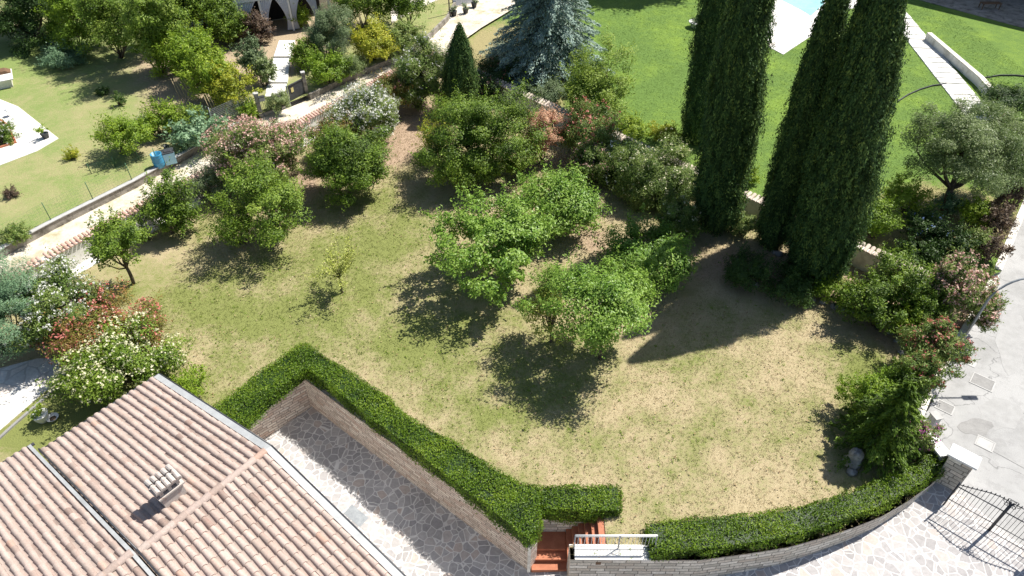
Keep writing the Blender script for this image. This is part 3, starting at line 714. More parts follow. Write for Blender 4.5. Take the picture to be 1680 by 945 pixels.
# lane between the two walls
lane = [(p.x, p.y) for p in LN] + [tuple(at(790, 45, .5).xy), tuple(at(842, 14, .5).xy), tuple(at(900, -60, .5).xy)] + [tuple(at(690, -60, .5).xy), tuple(at(735, 20, .5).xy), tuple(at(640, 85, .5).xy), tuple(at(500, 150, .5).xy), tuple(at(400, 200, .5).xy), tuple(at(0, 405, .5).xy), tuple(at(-300, 560, .5).xy)]
sheet('lane', lane, .5, M['lane'], 3)
# neighbour's grass on the left
LW = [at(-300, 571, .95), at(0, 409, .95), at(86, 363, .95), at(219, 297, .95), at(381, 206, .95), at(419, 187, .95)]
nl = [(p.x, p.y) for p in LW] + [tuple(at(a, b, .85).xy) for a, b in ((500, 158), (560, 131), (655, 92), (700, 62), (735, 28), (760, -20))] + [(0, 150), (-110, 150), (-110, 10)]
NG = blob_fn([(60, 130, 120, 60, .3), (110, 90, 80, 40, .3), (250, 130, 60, 40, .2), (40, 400, 60, 30, .2)])
NBR = blob_fn([(20, 60, 50, 30, .8), (170, 140, 40, 20, .4), (265, 260, 50, 20, .9), (300, 200, 60, 30, .8), (320, 110, 90, 60, 1.2), (430, 110, 80, 60, 1.0), (480, 60, 140, 60, 1.2), (120, 270, 60, 30, .3), (70, 300, 80, 20, .3)])
sheet('neighbour_grass', nl, .85, M['lawn_left'], 1.6, (.48, 0), NG, NBR)
# bright lawn behind the back wall
nr = [(p.x, p.y) for p in BK] + [tuple(STR[4].xy), tuple(STRN[1].xy), tuple(STRN[2].xy), (90, 150), (0, 150), tuple(at(900, -60, .3).xy), tuple(at(842, 14, .3).xy), tuple(at(790, 45, .3).xy)]
RB = blob_fn([(830, 100, 90, 60, 1.6), (860, 150, 80, 30, 1.4), (1260, 290, 60, 25, .45), (1330, 120, 30, 60, .3), (1420, 380, 60, 40, .9), (1560, 360, 130, 60, 1.3), (1500, 140, 40, 30, .3), (960, 40, 40, 15, .4), (980, 200, 60, 20, .5)])
RG = blob_fn([(1050, 120, 120, 80, .15), (1480, 250, 80, 60, .1), (1640, 90, 80, 30, .15)])
sheet('neighbour_lawn', nr, .3, M['lush'], 1.8, (.62, 0), RG, RB)
tufts('grass', nr, .3, M['lushblades'], 90000, .05, 'short dense bright green lawn grass behind the back wall', (.62, 0), RG, RB, seed=8, box=((2, 26), (36, 62)))

# ================================================================== WALLS
def wallthing(name, label, cat='wall'):
    return lambda loc: empty(name, loc, label, cat)
t = empty('retaining_wall', (W0[0], W0[1], -1.7), 'brown coursed stone retaining wall along the shaded terrace below the clipped hedge', 'wall')
mb = MB(); ribbon(mb, [Wl, W0, W1], .38, 1, .03, lambda x, y: drive_z(x, y) - .2)
mb.build('stone_face', M['stone_pink'], t)
t = empty('retaining_wall', (DRV[3].x, DRV[3].y, -1.2), 'curved beige stone retaining wall sweeping along the drive to the gate', 'wall')
mb = MB(); ribbon(mb, [(p.x, p.y) for p in [Vector((1.88, DRV[0].y, 0))] + DRV[1:]], .42, 1, .0, lambda x, y: drive_z(x, y) - .2)
mb.build('stone_face', M['stone_beige'], t)
mb = MB()
for px, py in ((982, 926), (1262, 913)):
    p = at(px, py, -.2); yw = min(DRV, key=lambda q: abs(q.x - p.x)).y
    mb.box((p.x, p.y - .0, -.22), (.16, .5, .16), tone=.5)
mb2 = MB(); ribbon(mb2, [(2.02, DRV[0].y - .02), tuple((DRV[1] + Vector((0, -.02, 0))).xy)], .52, 1, .05, .0)
mb2.build('coping_slab', M['slab'], t)
vt = MB(); vt.box((at(982, 926, -.2).x, DRV[0].y + .02, -.24), (.17, .06, .17)); vt.build('vent', M['rust'], t)

t = empty('garden_wall', (LN[1].x, LN[1].y, 0), 'white rendered garden wall with terracotta tile coping beside the sandy lane', 'wall')
lp = [(p.x, p.y) for p in LN]; mb = MB(); ribbon(mb, lp, .26, 1, 1.1, -.3); mb.build('rendered_face', M['plaster'], t)
mb = MB(); tile_coping(mb, lp, 1.14, .22, .10, RNG, thc=.13, side=-1); mb.build('tile_coping', M['coping'], t)
mb = MB(); ribbon(mb, lp[:3], .62, -1, .03, -.1); tag(mb.build('wall_footing', M['slab']), kind='structure')
t = empty('garden_wall', (BK[1].x, BK[1].y, 0), 'cream rendered wall with pale tile coping behind the cypresses and oleanders', 'wall')
lp = [(p.x, p.y) for p in BK]; mb = MB(); ribbon(mb, lp, .26, 1, 1.1, -.3); mb.build('rendered_face', M['plaster'], t)
mb = MB(); tile_coping(mb, lp, 1.14, .24, .10, RNG, pitch=.24, thc=.13, side=-1); mb.build('tile_coping', M['coping_pale'], t)
t = empty('low_wall', (LW[1].x, LW[1].y, .5), 'low weathered concrete wall carrying the wire fence on the far side of the lane', 'wall')
lp = [(p.x, p.y) for p in LW]; mb = MB(); ribbon(mb, lp, .22, 1, .92, .2); mb.build('concrete_body', M['concrete'], t)
mb = MB(); ribbon(mb, [(p[0] + .03, p[1] - .04) for p in lp], .27, 1, .965, .925); mb.build('cap', M['patch'], t)
t = empty('verge_kerb', tuple(at(600, 110, .5)), 'rough stone kerb holding the planted verge above the upper lane', 'kerb')
mb = MB(); ribbon(mb, [at(a, b, .85).xy for a, b in ((508, 156), (560, 131), (655, 92), (700, 62), (735, 28), (760, -20))], .16, 1, .90, .3); mb.build('kerb_stone', M['concrete'], t)
# street side low wall
t = empty('kerb_wall', (STR[1].x, STR[1].y, sz), 'low white kerb wall between the oleander bed and the street', 'wall')
mb = MB(); ribbon(mb, [(p.x, p.y) for p in STR], .32, 1, .10, sz - .2); mb.build('wall_body', M['warmwhite'], t)
t = empty('kerb_wall', (STRN[1].x, STRN[1].y, sz), 'white kerb wall beside the purple shrubs farther up the street', 'wall')
mb = MB(); ribbon(mb, [(p.x, p.y) for p in STRN], .32, 1, .36, sz - .2); mb.build('wall_body', M['warmwhite'], t)

# entrance pillar, coping wall
gd = (atd(1671, 900) - atd(1545, 829)); gd.z = 0; gd.normalize(); gn = Vector((-gd.y, gd.x, 0)); ga = math.atan2(gd.y, gd.x)
pc = at(1582.5, 749, 1.12)
t = empty('gate_pillar', (pc.x, pc.y, -.6), 'stone gate pillar with big white flat cap at the street entrance', 'pillar')
mb = MB(); R4 = [pc + gd * a * .37 + gn * b * .24 for a, b in ((-1, -1), (1, -1), (1, 1), (-1, 1))]
u = 0
for i in range(4):
    a, b = R4[i], R4[(i + 1) % 4]; L = (b - a).length
    mb.face([(a.x, a.y, -.9), (b.x, b.y, -.9), (b.x, b.y, 1.06), (a.x, a.y, 1.06)], [(u, -.9), (u + L, -.9), (u + L, 1.06), (u, 1.06)]); u += L
mb.build('shaft', M['stone_beige'], t)
mb = MB(); mb.box((pc.x, pc.y, 1.11), (.95, .62, .10), ga, bev=.015); mb.build('cap', M['white'], t)
c0 = at(1506, 700, .62); c1 = pc - gd * .52; c1.z = .62
cl = (c1 - c0); cl.z = 0; ca = math.atan2(cl.y, cl.x); cm = (c0 + c1) / 2
t = empty('entrance_wall', (cm.x, cm.y, -.5), 'short stone wall with smooth white coping joining the gate pillar to the kerb', 'wall')
mb = MB(); ribbon(mb, [c0.xy, c1.xy], .30, 1, .56, -.8); mb.build('stone_face', M['stone_beige'], t)
mb = MB(); mb.box((cm.x - .15 * math.sin(ca), cm.y + .15 * math.cos(ca), .60), (cl.length - .02, .46, .075), ca, bev=.012); mb.build('coping', M['white'], t)

# gate
def gate_leaf(h, gdir, L, label, mirror=False):
    t = empty('iron_gate', (h.x, h.y, h.z), label, 'gate', 'leaves of the driveway gate')
    zf = lambda p: drive_z(p.x, p.y) + .05
    P = lambda s, z: Vector((h.x + gdir.x * s, h.y + gdir.y * s, h.z + .05 + z))
    arch = lambda s: 1.30 + .40 * (3 * (s / L) ** 2 - 2 * (s / L) ** 3) + .10 * math.sin(s / L * math.pi)
    fr = MB(); fr.tube([P(0, 0), P(L, 0)], .022, 6); fr.tube([P(0, 1.18), P(L, 1.18)], .022, 6); fr.tube([P(0, .42), P(L, .42)], .015, 6)
    fr.tube([P(0, 0), P(0, 1.42)], .028, 8); fr.tube([P(L, 0), P(L, 1.62)], .028, 8)
    fr.tube([P(s * L / 14, arch(s * L / 14)) for s in range(15)], .018, 6); fr.build('frame', M['metal'], t)
    n = int(L / .115); bars = MB()
    for i in range(1, n):
        s = i * L / n; bars.tube([P(s, 0), P(s, arch(s))], .008, 5); q = P(s, arch(s))
        sp = MB(); sp.tube([q, q + Vector((0, 0, .03)), q + Vector((0, 0, .10))], [.010, .022, .002], 6); sp.build('spear_tip', M['metal'], t)
    bars.build('bars', M['metal'], t)
    sc = MB(); cc = P(L - (.02), 1.66)
    for k in range(6):
        a0 = k * math.pi / 3 + .3; pts = []
        for j in range(9):
            q = j / 8; r = .04 + .16 * math.sin(q * 2.4); a = a0 + q * 1.1
            pts.append(cc + gdir * (r * math.cos(a)) + Vector((0, 0, r * math.sin(a))))
        sc.tube(pts, .011, 5)
    sc.lathe((cc.x, cc.y, cc.z - .03), [(0, 0), (.035, .01), (.045, .03), (.035, .05), (0, .06)], 10)
    sc.build('scroll_ornament', M['metal'], t)
h0 = atd(1548, 828); h0.z = -.6; cmid = atd(1620, 871); LG = (cmid - atd(1547, 829)).length
gate_leaf(h0, gd, LG, 'black wrought iron gate leaf hinged on the white capped pillar')
h1 = h0 + gd * (2 * LG + .04)
gate_leaf(h1, -gd, LG, 'black wrought iron gate leaf cut by the right edge of the photo')
p2 = h1 + gd * .42; t = empty('gate_pillar', (p2.x, p2.y, -.6), 'far stone gate pillar mostly outside the lower right corner', 'pillar')
mb = MB(); R4 = [p2 + gd * a * .37 + gn * b * .24 for a, b in ((-1, -1), (1, -1), (1, 1), (-1, 1))]; u = 0
for i in range(4):
    a, b = R4[i], R4[(i + 1) % 4]; L = (b - a).length
    mb.face([(a.x, a.y, -.9), (b.x, b.y, -.9), (b.x, b.y, 1.06), (a.x, a.y, 1.06)], [(u, -.9), (u + L, -.9), (u + L, 1.06), (u, 1.06)]); u += L
mb.build('shaft', M['stone_beige'], t); mb = MB(); mb.box((p2.x, p2.y, 1.11), (.95, .62, .10), ga, bev=.015); mb.build('cap', M['white'], t)
# stone threshold strip under the gate, rails
tm = (h0 + h1) / 2
mb = MB(); mb.box((tm.x, tm.y, -.595), ((h1 - h0).length + .3, .34, .05), ga); o = mb.build('gate_threshold', M['slab']); tag(o, kind='structure')

# ================================================================== STAIRS
t = empty('garden_stairs', (1.27, 11.6, -1.75), 'terracotta stairs climbing from the drive to the lawn beside the white railing', 'stairs')
mb = MB(); zz = [-1.57, -1.39, -1.21]; yy = [11.52, 11.80, 12.08]
for z, y, y2 in zip(zz, yy, [11.80, 12.08, 12.71]):
    mb.box(((SX0 + SX1) / 2, (y + y2) / 2, (z - 2.2) / 2), (SX1 - SX0 - .02, y2 - y, z + 2.2))
    mb.box(((SX0 + SX1) / 2, y + .0, z - .02), (SX1 - SX0 - .02, .05, .045))
mb.build('lower_steps', M['terracotta'], t)
mb = MB(); k = 6
for i in range(k):
    z = -1.21 + 1.19 * (i + 1) / k - .01; x0 = SX1 + (3.08 - SX1) * i / k; mb.box(((x0 + 3.08) / 2, 12.14, (z - 2.2) / 2 + (i * .0005)), (3.08 - x0, 1.12 - i * .004, z + 2.2))
mb.build('upper_steps', M['terracotta'], t)
mb = MB(); ribbon(mb, [(SX0 - .0, 12.72), (3.12, 12.72)], .22, 1, -.38, -1.9, .6); mb.build('back_wall', M['stone_beige'], t)
mb = MB(); mb.box((SX0 - .09, 12.1, -.83), (.10, 1.25, 1.72)); mb.build('side_coping', M['plaster'], t)
mb = MB(); mb.box((2.5, 11.56, -1.0), (1.26, .05, 2.0)); mb.build('inner_face', M['plaster'], t)
# railing on the wall top
t = empty('metal_railing', (3.5, 11.35, .05), 'white metal balustrade on top of the beige stone wall by the stairs', 'railing')
ra = Vector((at(944, 880, .86).x, 11.42, .86)); rb = Vector((at(1080, 886, .86).x, 11.42, .86))
mb = MB(); mb.tube([ra, rb], .028, 8); mb.tube([ra + Vector((0, 0, -.09)), rb + Vector((0, 0, -.09))], .014, 6); mb.tube([ra + Vector((0, 0, -.68)), rb + Vector((0, 0, -.68))], .014, 6); mb.build('rail', M['white'], t)
mb = MB(); n = int((rb.x - ra.x) / .105)
for i in range(n + 1):
    x = ra.x + i * (rb.x - ra.x) / n; mb.tube([(x, 11.42, .18), (x, 11.42, .77)], .009, 5)
mb.build('balusters', M['white'], t)
for x in (ra.x, (ra.x * .45 + rb.x * .55), rb.x):
    mb = MB(); mb.tube([(x, 11.42, .04), (x, 11.42, .86)], .022, 8); mb.tube([(x, 11.42, .5), (x, 11.15, .05)], .012, 6); mb.build('post', M['steel'], t)

# ================================================================== HEDGES
hp = [(350, 668), (420, 612), (486, 568), (500, 563), (560, 600), (640, 652), (664, 680), (745, 723), (795, 757), (850, 790), (886, 797), (886, 862), (868, 884), (858, 880), (800, 832), (690, 747), (600, 680), (560, 648), (503, 606), (497, 607), (440, 650), (400, 690), (376, 705), (352, 700)]
hedge('clipped_hedge', 'L-shaped clipped hedge following the terrace wall from roof to stairs', xy(hp, .62), .62, -.02, M['g_hedge'], dens=1100)
hp = [(888, 796), (950, 797), (1015, 796), (1018, 815), (1016, 838), (950, 838), (889, 833)]
hedge('clipped_hedge', 'short straight clipped hedge block above the terracotta stairs', xy(hp, .40), .40, -.42, M['g_hedge'], dens=1100)
hp = [(1064, 856), (1150, 848), (1230, 843), (1300, 832), (1360, 818), (1400, 803), (1445, 786), (1490, 765), (1530, 742), (1550, 752), (1553, 768), (1532, 781), (1497, 803), (1440, 834), (1350, 866), (1290, 882), (1230, 892), (1150, 903), (1066, 907)]
hedge('clipped_hedge', 'long curved clipped hedge above the drive wall between railing and gate', xy(hp, .36), .36, -.02, M['g_hedge'], dens=1100)

# ================================================================== HOUSE
th = math.radians(-38.3); U = Vector((math.cos(th), math.sin(th), 0)); V = Vector((math.sin(th), -math.cos(th), 0)); V = -V if V.y > 0 else V
V = Vector((-math.sin(-th), -math.cos(-th), 0)) if False else Vector((math.sin(th), -math.cos(th), 0))
Rz = 3.8; R0 = at(441, 736, Rz); mslope = .25; HL = 7.75 * (CAM_H - Rz) / 19.0; HR = 9.0
hroot = empty('tiled_house', (R0.x + V.x * 3, R0.y + V.y * 3, -1.7), 'villa with aged pinkish clay tile roof and brick chimney beside the terrace', 'house')
def HP(u, v, dz=0.0):     # u across the ridge (+ = terrace side), v along it towards the lower left
    return Vector((R0.x + U.x * u + V.x * v, R0.y + U.y * u + V.y * v, Rz - abs(u) * mslope + dz))
def slope(name, sgn, v0, v1, length, lift, u0=.06):
    mb = MB(); pitch = .245; n = int((v1 - v0) / pitch); pitch = (v1 - v0) / n; tl = .37; m = int((length - u0) / tl) + 1; tl = (length - u0) / m
    a = HP(sgn * u0, v0, lift); b = HP(sgn * length, v0, lift); c = HP(sgn * length, v1, lift); d = HP(sgn * u0, v1, lift)
    if True:
        f = [a, b, c, d]; f = f if (b - a).cross(c - b).z > 0 else f[::-1]; mb.face(f, tone=.18)
        f2 = [p - Vector((0, 0, .16)) for p in f][::-1]; mb.face(f2, tone=.2)
        for i in range(4): p, q = f[i], f[(i + 1) % 4]; mb.face([p, p - Vector((0, 0, .16)), q - Vector((0, 0, .16)), q], tone=.5)
    rw = RNG.normal(0, .10, n)
    for i in range(n):
        vc = v0 + pitch * (i + .5); wob = RNG.normal(0, .004)
        for j in range(m):
            ua = u0 + j * tl; ub = ua + tl * 1.04; tone = float(np.clip(RNG.choice([RNG.normal(.55, .13), RNG.uniform(0, 1)], p=[.8, .2]) + rw[i], 0, 1))
            r0, r1 = pitch * .305, pitch * .365; jx = RNG.normal(0, .004); vs = []
            for (uu, rr, lz) in ((ua, r0, .012), (ub, r1, .036)):
                for k in range(7):
                    q = math.pi * k / 6; vs.append(HP(sgn * uu, vc + wob + jx + math.cos(q) * rr, lift + lz + math.sin(q) * rr * .95))
            fs = [(k, k + 1, k + 8, k + 7) if sgn < 0 else (k, k + 7, k + 8, k + 1) for k in range(6)]
            mb.raw(vs, fs, tone, True)
            mb.raw(vs[7:], [tuple(range(7))], tone * .9)
            # channel tile between the rolls
            tc = float(np.clip(RNG.normal(.35, .15), 0, 1)); vs = []
            for (uu, lz) in ((ua, .004), (ub, .022)):
                for k in range(3): vs.append(HP(sgn * uu, vc + pitch * .5 + (k - 1) * pitch * .2, lift + lz + (0 if k == 1 else .02)))
            if i < n - 1: mb.raw(vs, [(0, 1, 4, 3), (1, 2, 5, 4)], tc, True)
    return mb
EV = 4.25; LBV = 17.0
roof = MB()
parts_ = [slope('a', -1, .10, EV, HL, 0), slope('b', 1, .10, EV, HR, 0), slope('c', -1, EV + .16, LBV, HL + .45, .16), slope('d', 1, EV + .16, LBV, HR, .16)]
for q in parts_:
    k = len(roof.v); roof.v += q.v; roof.f += [tuple(k + i for i in f) for f in q.f]; roof.uv += q.uv; roof.tone += q.tone; roof.smooth += q.smooth; roof.mi += q.mi
ro = roof.build('roof', M['tiles'], hroot)
mb = MB()
for (va, vb, lf) in ((0.12, EV + .1, 0), (EV + .1, LBV, .16)):
    n = int((vb - va) / .38)
    for j in range(n):
        a = va + j * .38; vs = []
        for (vv, rr, lz) in ((a, .13, .045), (a + .40, .105, .03)):
            for k in range(8):
                q = math.pi * k / 7; p = HP(0, vv, lf + lz + math.sin(q) * rr * .8); p = p + U * (math.cos(q) * rr); p.z = Rz + lf + lz + math.sin(q) * rr * .8 - .02; vs.append(p)
        mb.raw(vs, [(k, k + 8, k + 9, k + 1) for k in range(7)], float(np.clip(RNG.normal(.62, .2), 0, 1)), True); mb.raw(vs[:8], [tuple(range(8))], .4)
mb.build('ridge_tiles', M['tiles'], ro)
mb = MB()
for sgn, L in ((-1, HL), (1, HR)):
    for (va, wv, lf, LL) in ((-.08, .21, .0, L + .02), (EV + .05, .10, .17, L + (.47 if sgn < 0 else 0))):
        a = HP(sgn * .0, va, lf + .05); b = HP(sgn * LL, va, lf + .05); c = HP(sgn * LL, va + wv, lf + .05); d = HP(0, va + wv, lf + .05)
        f = [a, b, c, d]; f = f if (b - a).cross(c - b).z > 0 else f[::-1]; mb.face(f)
        for i in range(4): p, q = f[i], f[(i + 1) % 4]; mb.face([p, p - Vector((0, 0, .2)), q - Vector((0, 0, .2)), q])
mb.build('verge_flashing', M['gutter'], ro)
mb = MB()
mb.tube([HP(-HL - .06, -.1, -.02), HP(-HL - .06, EV, -.02)], .055, 8); mb.tube([HP(-HL - .51, EV - .05, .13), HP(-HL - .51, LBV, .13)], .055, 8); mb.tube([HP(HR + .06, -.1, -.02), HP(HR + .06, LBV, -.02)], .055, 8)
for sgn, L in ((-1, HL), (1, HR)):
    mb.tube([HP(0, -.11, .03), HP(sgn * L, -.11, .03)], .03, 6); mb.tube([HP(0, EV - .03, .16), HP(sgn * L, EV - .03, .16)], .03, 6)
mb.build('gutter', M['metal'], ro)
# walls under the roof
w0, w1 = -HL + .5, HR - .5
mb = MB(); q = [HP(w0, .35), HP(w1, .35), HP(w1, LBV - .4), HP(w0, LBV - .4)]
for i in range(4):
    a, b = q[i], q[(i + 1) % 4]; za, zb_ = a.z - .25, b.z - .25; f = [(a.x, a.y, -2.4), (b.x, b.y, -2.4), (b.x, b.y, zb_), (a.x, a.y, za)]; mb.face(f)
ap = HP(0, .35); mb.face([(q[1].x, q[1].y, q[1].z - .25), (q[0].x, q[0].y, q[0].z - .25), (ap.x, ap.y, ap.z - .25)])
mb.build('wall', M['plaster'], hroot)
for u_, z_ in ((-2.5, .4), (2.5, -.2), (5.0, -.2)):
    c = HP(u_, .33); mb = MB(); mb.box((c.x - V.x * .0, c.y, z_), (1.0, .08, 1.25), math.atan2(U.y, U.x)); wo = mb.build('window', M['dark'], hroot)
    mb = MB(); 
    for dx, dz, ww, hh in ((0, .68, 1.16, .08), (0, -.68, 1.16, .08), (-.54, 0, .08, 1.28), (.54, 0, .08, 1.28), (0, 0, .05, 1.28)):
        mb.box((c.x + U.x * dx, c.y + U.y * dx, z_ + dz), (ww, .13, hh), math.atan2(U.y, U.x))
    mb.build('frame', M['white'], wo)
# chimney
mb = MB(); ch = at(290, 826, 3.3)
du = (ch - R0).dot(U); dv = (ch - R0).dot(V); ang = math.atan2(V.y, V.x)
cb = HP(du, dv, 0); 
mb.box((cb.x, cb.y, cb.z + .20), (.66, .44, .8), ang)
cho = mb.build('chimney', M['brick'], hroot)
mb = MB()
for k in (-1, 0, 1):
    p = cb + V * (k * .25); mb.box((p.x, p.y, cb.z + .73), (.10, .44, .28), ang, tone=.6)
mb.box((cb.x, cb.y, cb.z + .61), (.78, .56, .06), ang); mb.box((cb.x, cb.y, cb.z + .89), (.80, .58, .06), ang)
for k in range(-2, 3):
    for s in (-1, 1):
        p = cb + V * (k * .16) + U * (s * .14); pts = []
        vs = []
        for e, r in ((0, .075), (1, .065)):
            for j in range(6):
                qq = math.pi * j / 5; w_ = cb + V * (k * .16 + math.cos(qq) * r) + U * (s * (.02 if e else .31)); vs.append((w_.x, w_.y, cb.z + (1.02 if e else .94) + math.sin(qq) * r))
        mb.raw(vs, [(j, j + 1, j + 7, j + 6) for j in range(5)] + [tuple(range(6))], RNG.uniform(.3, .9))
mb.build('chimney_cap', M['brick'], cho)

# ================================================================== POOL AND UPPER RIGHT
mb = MB(); mb.prism(xy([(1230, -60), (1262, 78), (1285, 90), (1330, 60), (1370, 20), (1420, 10), (1440, -60)], .3), .3, .34); tag(mb.build('pool_deck', M['whitepaving']), kind='structure')
mb = MB(); mb.prism(xy([(1290, -50), (1281, 0), (1316, 18), (1330, 27), (1352, 6), (1375, -40)], .3), .345, .35); tag(mb.build('water', M['water']), kind='structure')
mb = MB(); A = at(1468, 18, .34); B_ = at(1612, 196, .34); d = (B_ - A); L = d.length; d.normalize(); nn = Vector((-d.y, d.x, 0)); k = 22; pa = math.atan2(d.y, d.x)
for i in range(k):
    c = A + d * (L * (i + .5) / k); mb.box((c.x, c.y, .30 + RNG.uniform(0, .03)), (L / k * .9, 1.75, .10), pa, bev=.015)
tag(mb.build('path', M['whitepaving']), kind='structure')
t = empty('parapet_wall', ((A.x + B_.x) / 2, (A.y + B_.y) / 2, .3), 'low pale parapet wall running beside the stepped slab path', 'wall')
mb = MB(); pp = [at(1516, 66, .3).xy, at(1598, 138, .3).xy, at(1650, 196, .3).xy]; ribbon(mb, pp, .28, 1, .85, .2); mb.build('wall_body', M['plaster'], t)
mb = MB(); ribbon(mb, [at(1516, 66, .3).xy, at(1598, 138, .3).xy, at(1650, 196, .3).xy], .34, 1, .90, .855); mb.build('coping', M['warmwhite'], t)
def arc(pts, z): return [at(a, b, z).xy for a, b in pts]
t = empty('edging_wall', tuple(at(1515, 152, .3)), 'thin dark curved lawn edging left of the slab path', 'edging')
mb = MB(); ribbon(mb, arc([(1473, 168), (1490, 157), (1510, 148), (1530, 142), (1552, 139)], .3), .07, 1, .40, .2); mb.build('edging_band', M['darkgrey'], t)
t = empty('edging_wall', tuple(at(1640, 130, .3)), 'thin dark curved lawn edging right of the slab path', 'edging')
mb = MB(); ribbon(mb, arc([(1600, 137), (1615, 129), (1640, 125), (1665, 125), (1700, 128)], .3), .07, 1, .40, .2); mb.build('edging_band', M['darkgrey'], t)
mb = MB(); mb.prism(xy([(1492, -4), (1700, 52), (1900, 80), (1900, -60), (1500, -60)], .3), .3, .335); tag(mb.build('pavement', M['concrete']), kind='structure')
# villa that throws the long shade on the upper right lawn
vA = Vector((37.5, 66.4, 0)); vd = Vector((math.cos(math.radians(-43.2)), math.sin(math.radians(-43.2)), 0)); vn = Vector((-vd.y, vd.x, 0)); va_ = math.atan2(vd.y, vd.x)
t = empty('villa', (45, 62, .3), 'large villa with covered porch at the top right edge beyond the lawn', 'house')
c = vA + vd * 13 + vn * 6; mb = MB(); mb.box((c.x, c.y, 6.4), (34, 9, 12.6), va_); mb.build('wall', M['plaster'], t)
mb = MB(); mb.box((c.x, c.y, 12.85), (35.4, 10.6, .3), va_); mb.box((c.x, c.y, 13.6), (33, 8, 1.2), va_, top=.3); mb.build('roof', M['tiles'], t)
c = vA + vd * 13 + vn * .4; mb = MB(); mb.box((c.x, c.y, 3.1), (34, 2.6, .2), va_); mb.build('porch_roof', M['tiles'], t)
for k in range(6):
    p = vA + vd * (1 + 6 * k) - vn * .7; mb = MB(); mb.box((p.x, p.y, 1.65), (.3, .3, 2.7), va_); mb.build('porch_post', M['plaster'], t)
    p = vA + vd * (4 + 5 * k) + vn * 1.48; mb = MB(); mb.box((p.x, p.y, 1.4), (1.4, .08, 2.2), va_); mb.build('doorway', M['rust'], t)
    mb = MB(); mb.box((p.x, p.y, 5.4), (1.2, .08, 1.4), va_); mb.build('window', M['dark'], t)
for i, (px, py, lb) in enumerate(((1622, 14, 'brown wooden garden bench on the shaded pavement at the top right'),)):
    p = at(px, py, .34); t = empty('garden_bench', tuple(p), lb, 'bench')
    mb = MB(); [mb.box((p.x, p.y + k * .12, .80), (1.6, .10, .04)) for k in range(-2, 3)]; mb.build('seat', M['rust'], t)
    mb = MB(); [mb.box((p.x, p.y + .3, .98 + k * .13), (1.6, .03, .09)) for k in range(3)]; mb.build('backrest', M['rust'], t)
    for sx in (-.7, .7):
        for sy in (-.24, .28): mb = MB(); mb.box((p.x + sx, p.y + sy, .56), (.06, .06, .45)); mb.build('leg', M['rust'], t)
# white round thing on the bright lawn
p = at(1141, 45, .3); t = empty('sun_bowl', tuple(p), 'white round garden bowl planter standing on the bright green lawn', 'planter')
mb = MB(); mb.lathe(tuple(p), [(0, 0), (.30, 0), (.34, .08), (.55, .38), (.60, .46), (.54, .47), (.42, .40), (0, .38)], 20); mb.build('bowl', M['white'], t)
rng = np.random.default_rng(9); Lv = Leaves(); q = np.array(p) + rng.normal(size=(160, 3)) * (.2, .2, .12) + (0, 0, .55); Lv.add(q, rng.normal(size=(160, 3)), .28, .04, rng.uniform(0, 1, 160), rng, axis=np.array([0, 0, 1.])); Lv.build('foliage', M['g_grey'], t)
# ================================================================== UPPER LEFT HOUSE, LANE FRONTAGE
zL = .85
fa = at(402, 62, zL); fb = at(545, 40, zL); fd = (fb - fa).normalized(); fn = Vector((-fd.y, fd.x, 0)); fg = math.atan2(fd.y, fd.x)
t = empty('white_house', ((fa.x + fb.x) / 2, (fa.y + fb.y) / 2, zL), 'white house with red edged porch roof and pale curtains at the top of the photo', 'house')
FP = lambda s, n, z: Vector((fa.x + fd.x * s + fn.x * n, fa.y + fd.y * s + fn.y * n, zL + z))
def fbox(mb, s, n, z, d, **k): p = FP(s, n, z); mb.box(tuple(p), d, fg, **k)
WL = (fb - fa).length
mb = MB(); fbox(mb, WL / 2 + 1, 5.6, 1.7, (WL + 2, 6, 3.4)); mb.build('wall', M['plaster'], t)
mb = MB(); fbox(mb, -2.2, 4.6, 1.6, (3.4, 5.5, 3.2)); mb.build('side_wing', M['bluewall'], t)
mb = MB(); fbox(mb, WL / 2, 1.3, 2.82, (WL + .4, 3.0, .14)); fbox(mb, -.1, 5.6, 3.5, (WL + 1, 6.6, .15)); mb.build('roof', M['concrete'], t)
mb = MB(); fbox(mb, WL / 2, -.24, 2.93, (WL + .5, .14, .09)); fbox(mb, -.26, 1.3, 2.93, (.14, 3.0, .09)); fbox(mb, WL / 2, -.19, 2.72, (WL + .4, .06, .34), mi=1); mb.build('roof_edge', [M['redtrim'], M['white']], t)
for s in (.0, 1.55, 3.6, WL): mb = MB(); fbox(mb, s, -.02, 1.38, (.14, .14, 2.75)); mb.build('porch_post', M['white'], t)
mb = MB(); fbox(mb, WL / 2, 2.52, 1.3, (WL - .6, .08, 2.4)); mb.build('doorway', M['dark'], t)  # near-black sheet, shade of the open porch put into its colour
def curtain(s0, s1, z0, z1, side):
    mb = MB(); n = 36; k = 12; vs = []
    for i in range(k + 1):
        w = i / k; z = z1 + (z0 - z1) * w; g = 1 - .72 * math.sin(min(w * 1.25, 1) * math.pi / 2) if w < .75 else .30 + (w - .75) * .5
        for j in range(n + 1):
            q = j / n; s = s0 + (s1 - s0) * (q * g if side > 0 else 1 - q * g); vs.append(FP(s, -.06 + .045 * math.sin(q * 40), z))
    mb.raw(vs, [(i * (n + 1) + j, i * (n + 1) + j + 1, (i + 1) * (n + 1) + j + 1, (i + 1) * (n + 1) + j) for i in range(k) for j in range(n)], smooth=True); return mb
for s0, s1, sd in ((1.62, 2.6, 1), (2.6, 3.55, -1), (3.7, 4.6, 1), (4.6, 5.6, -1)): curtain(s0, s1, .1, 2.62, sd).build('curtain', M['cloth'], t)
curtain(.1, 1.4, .1, 2.62, 1).build('curtain', M['cloth'], t)
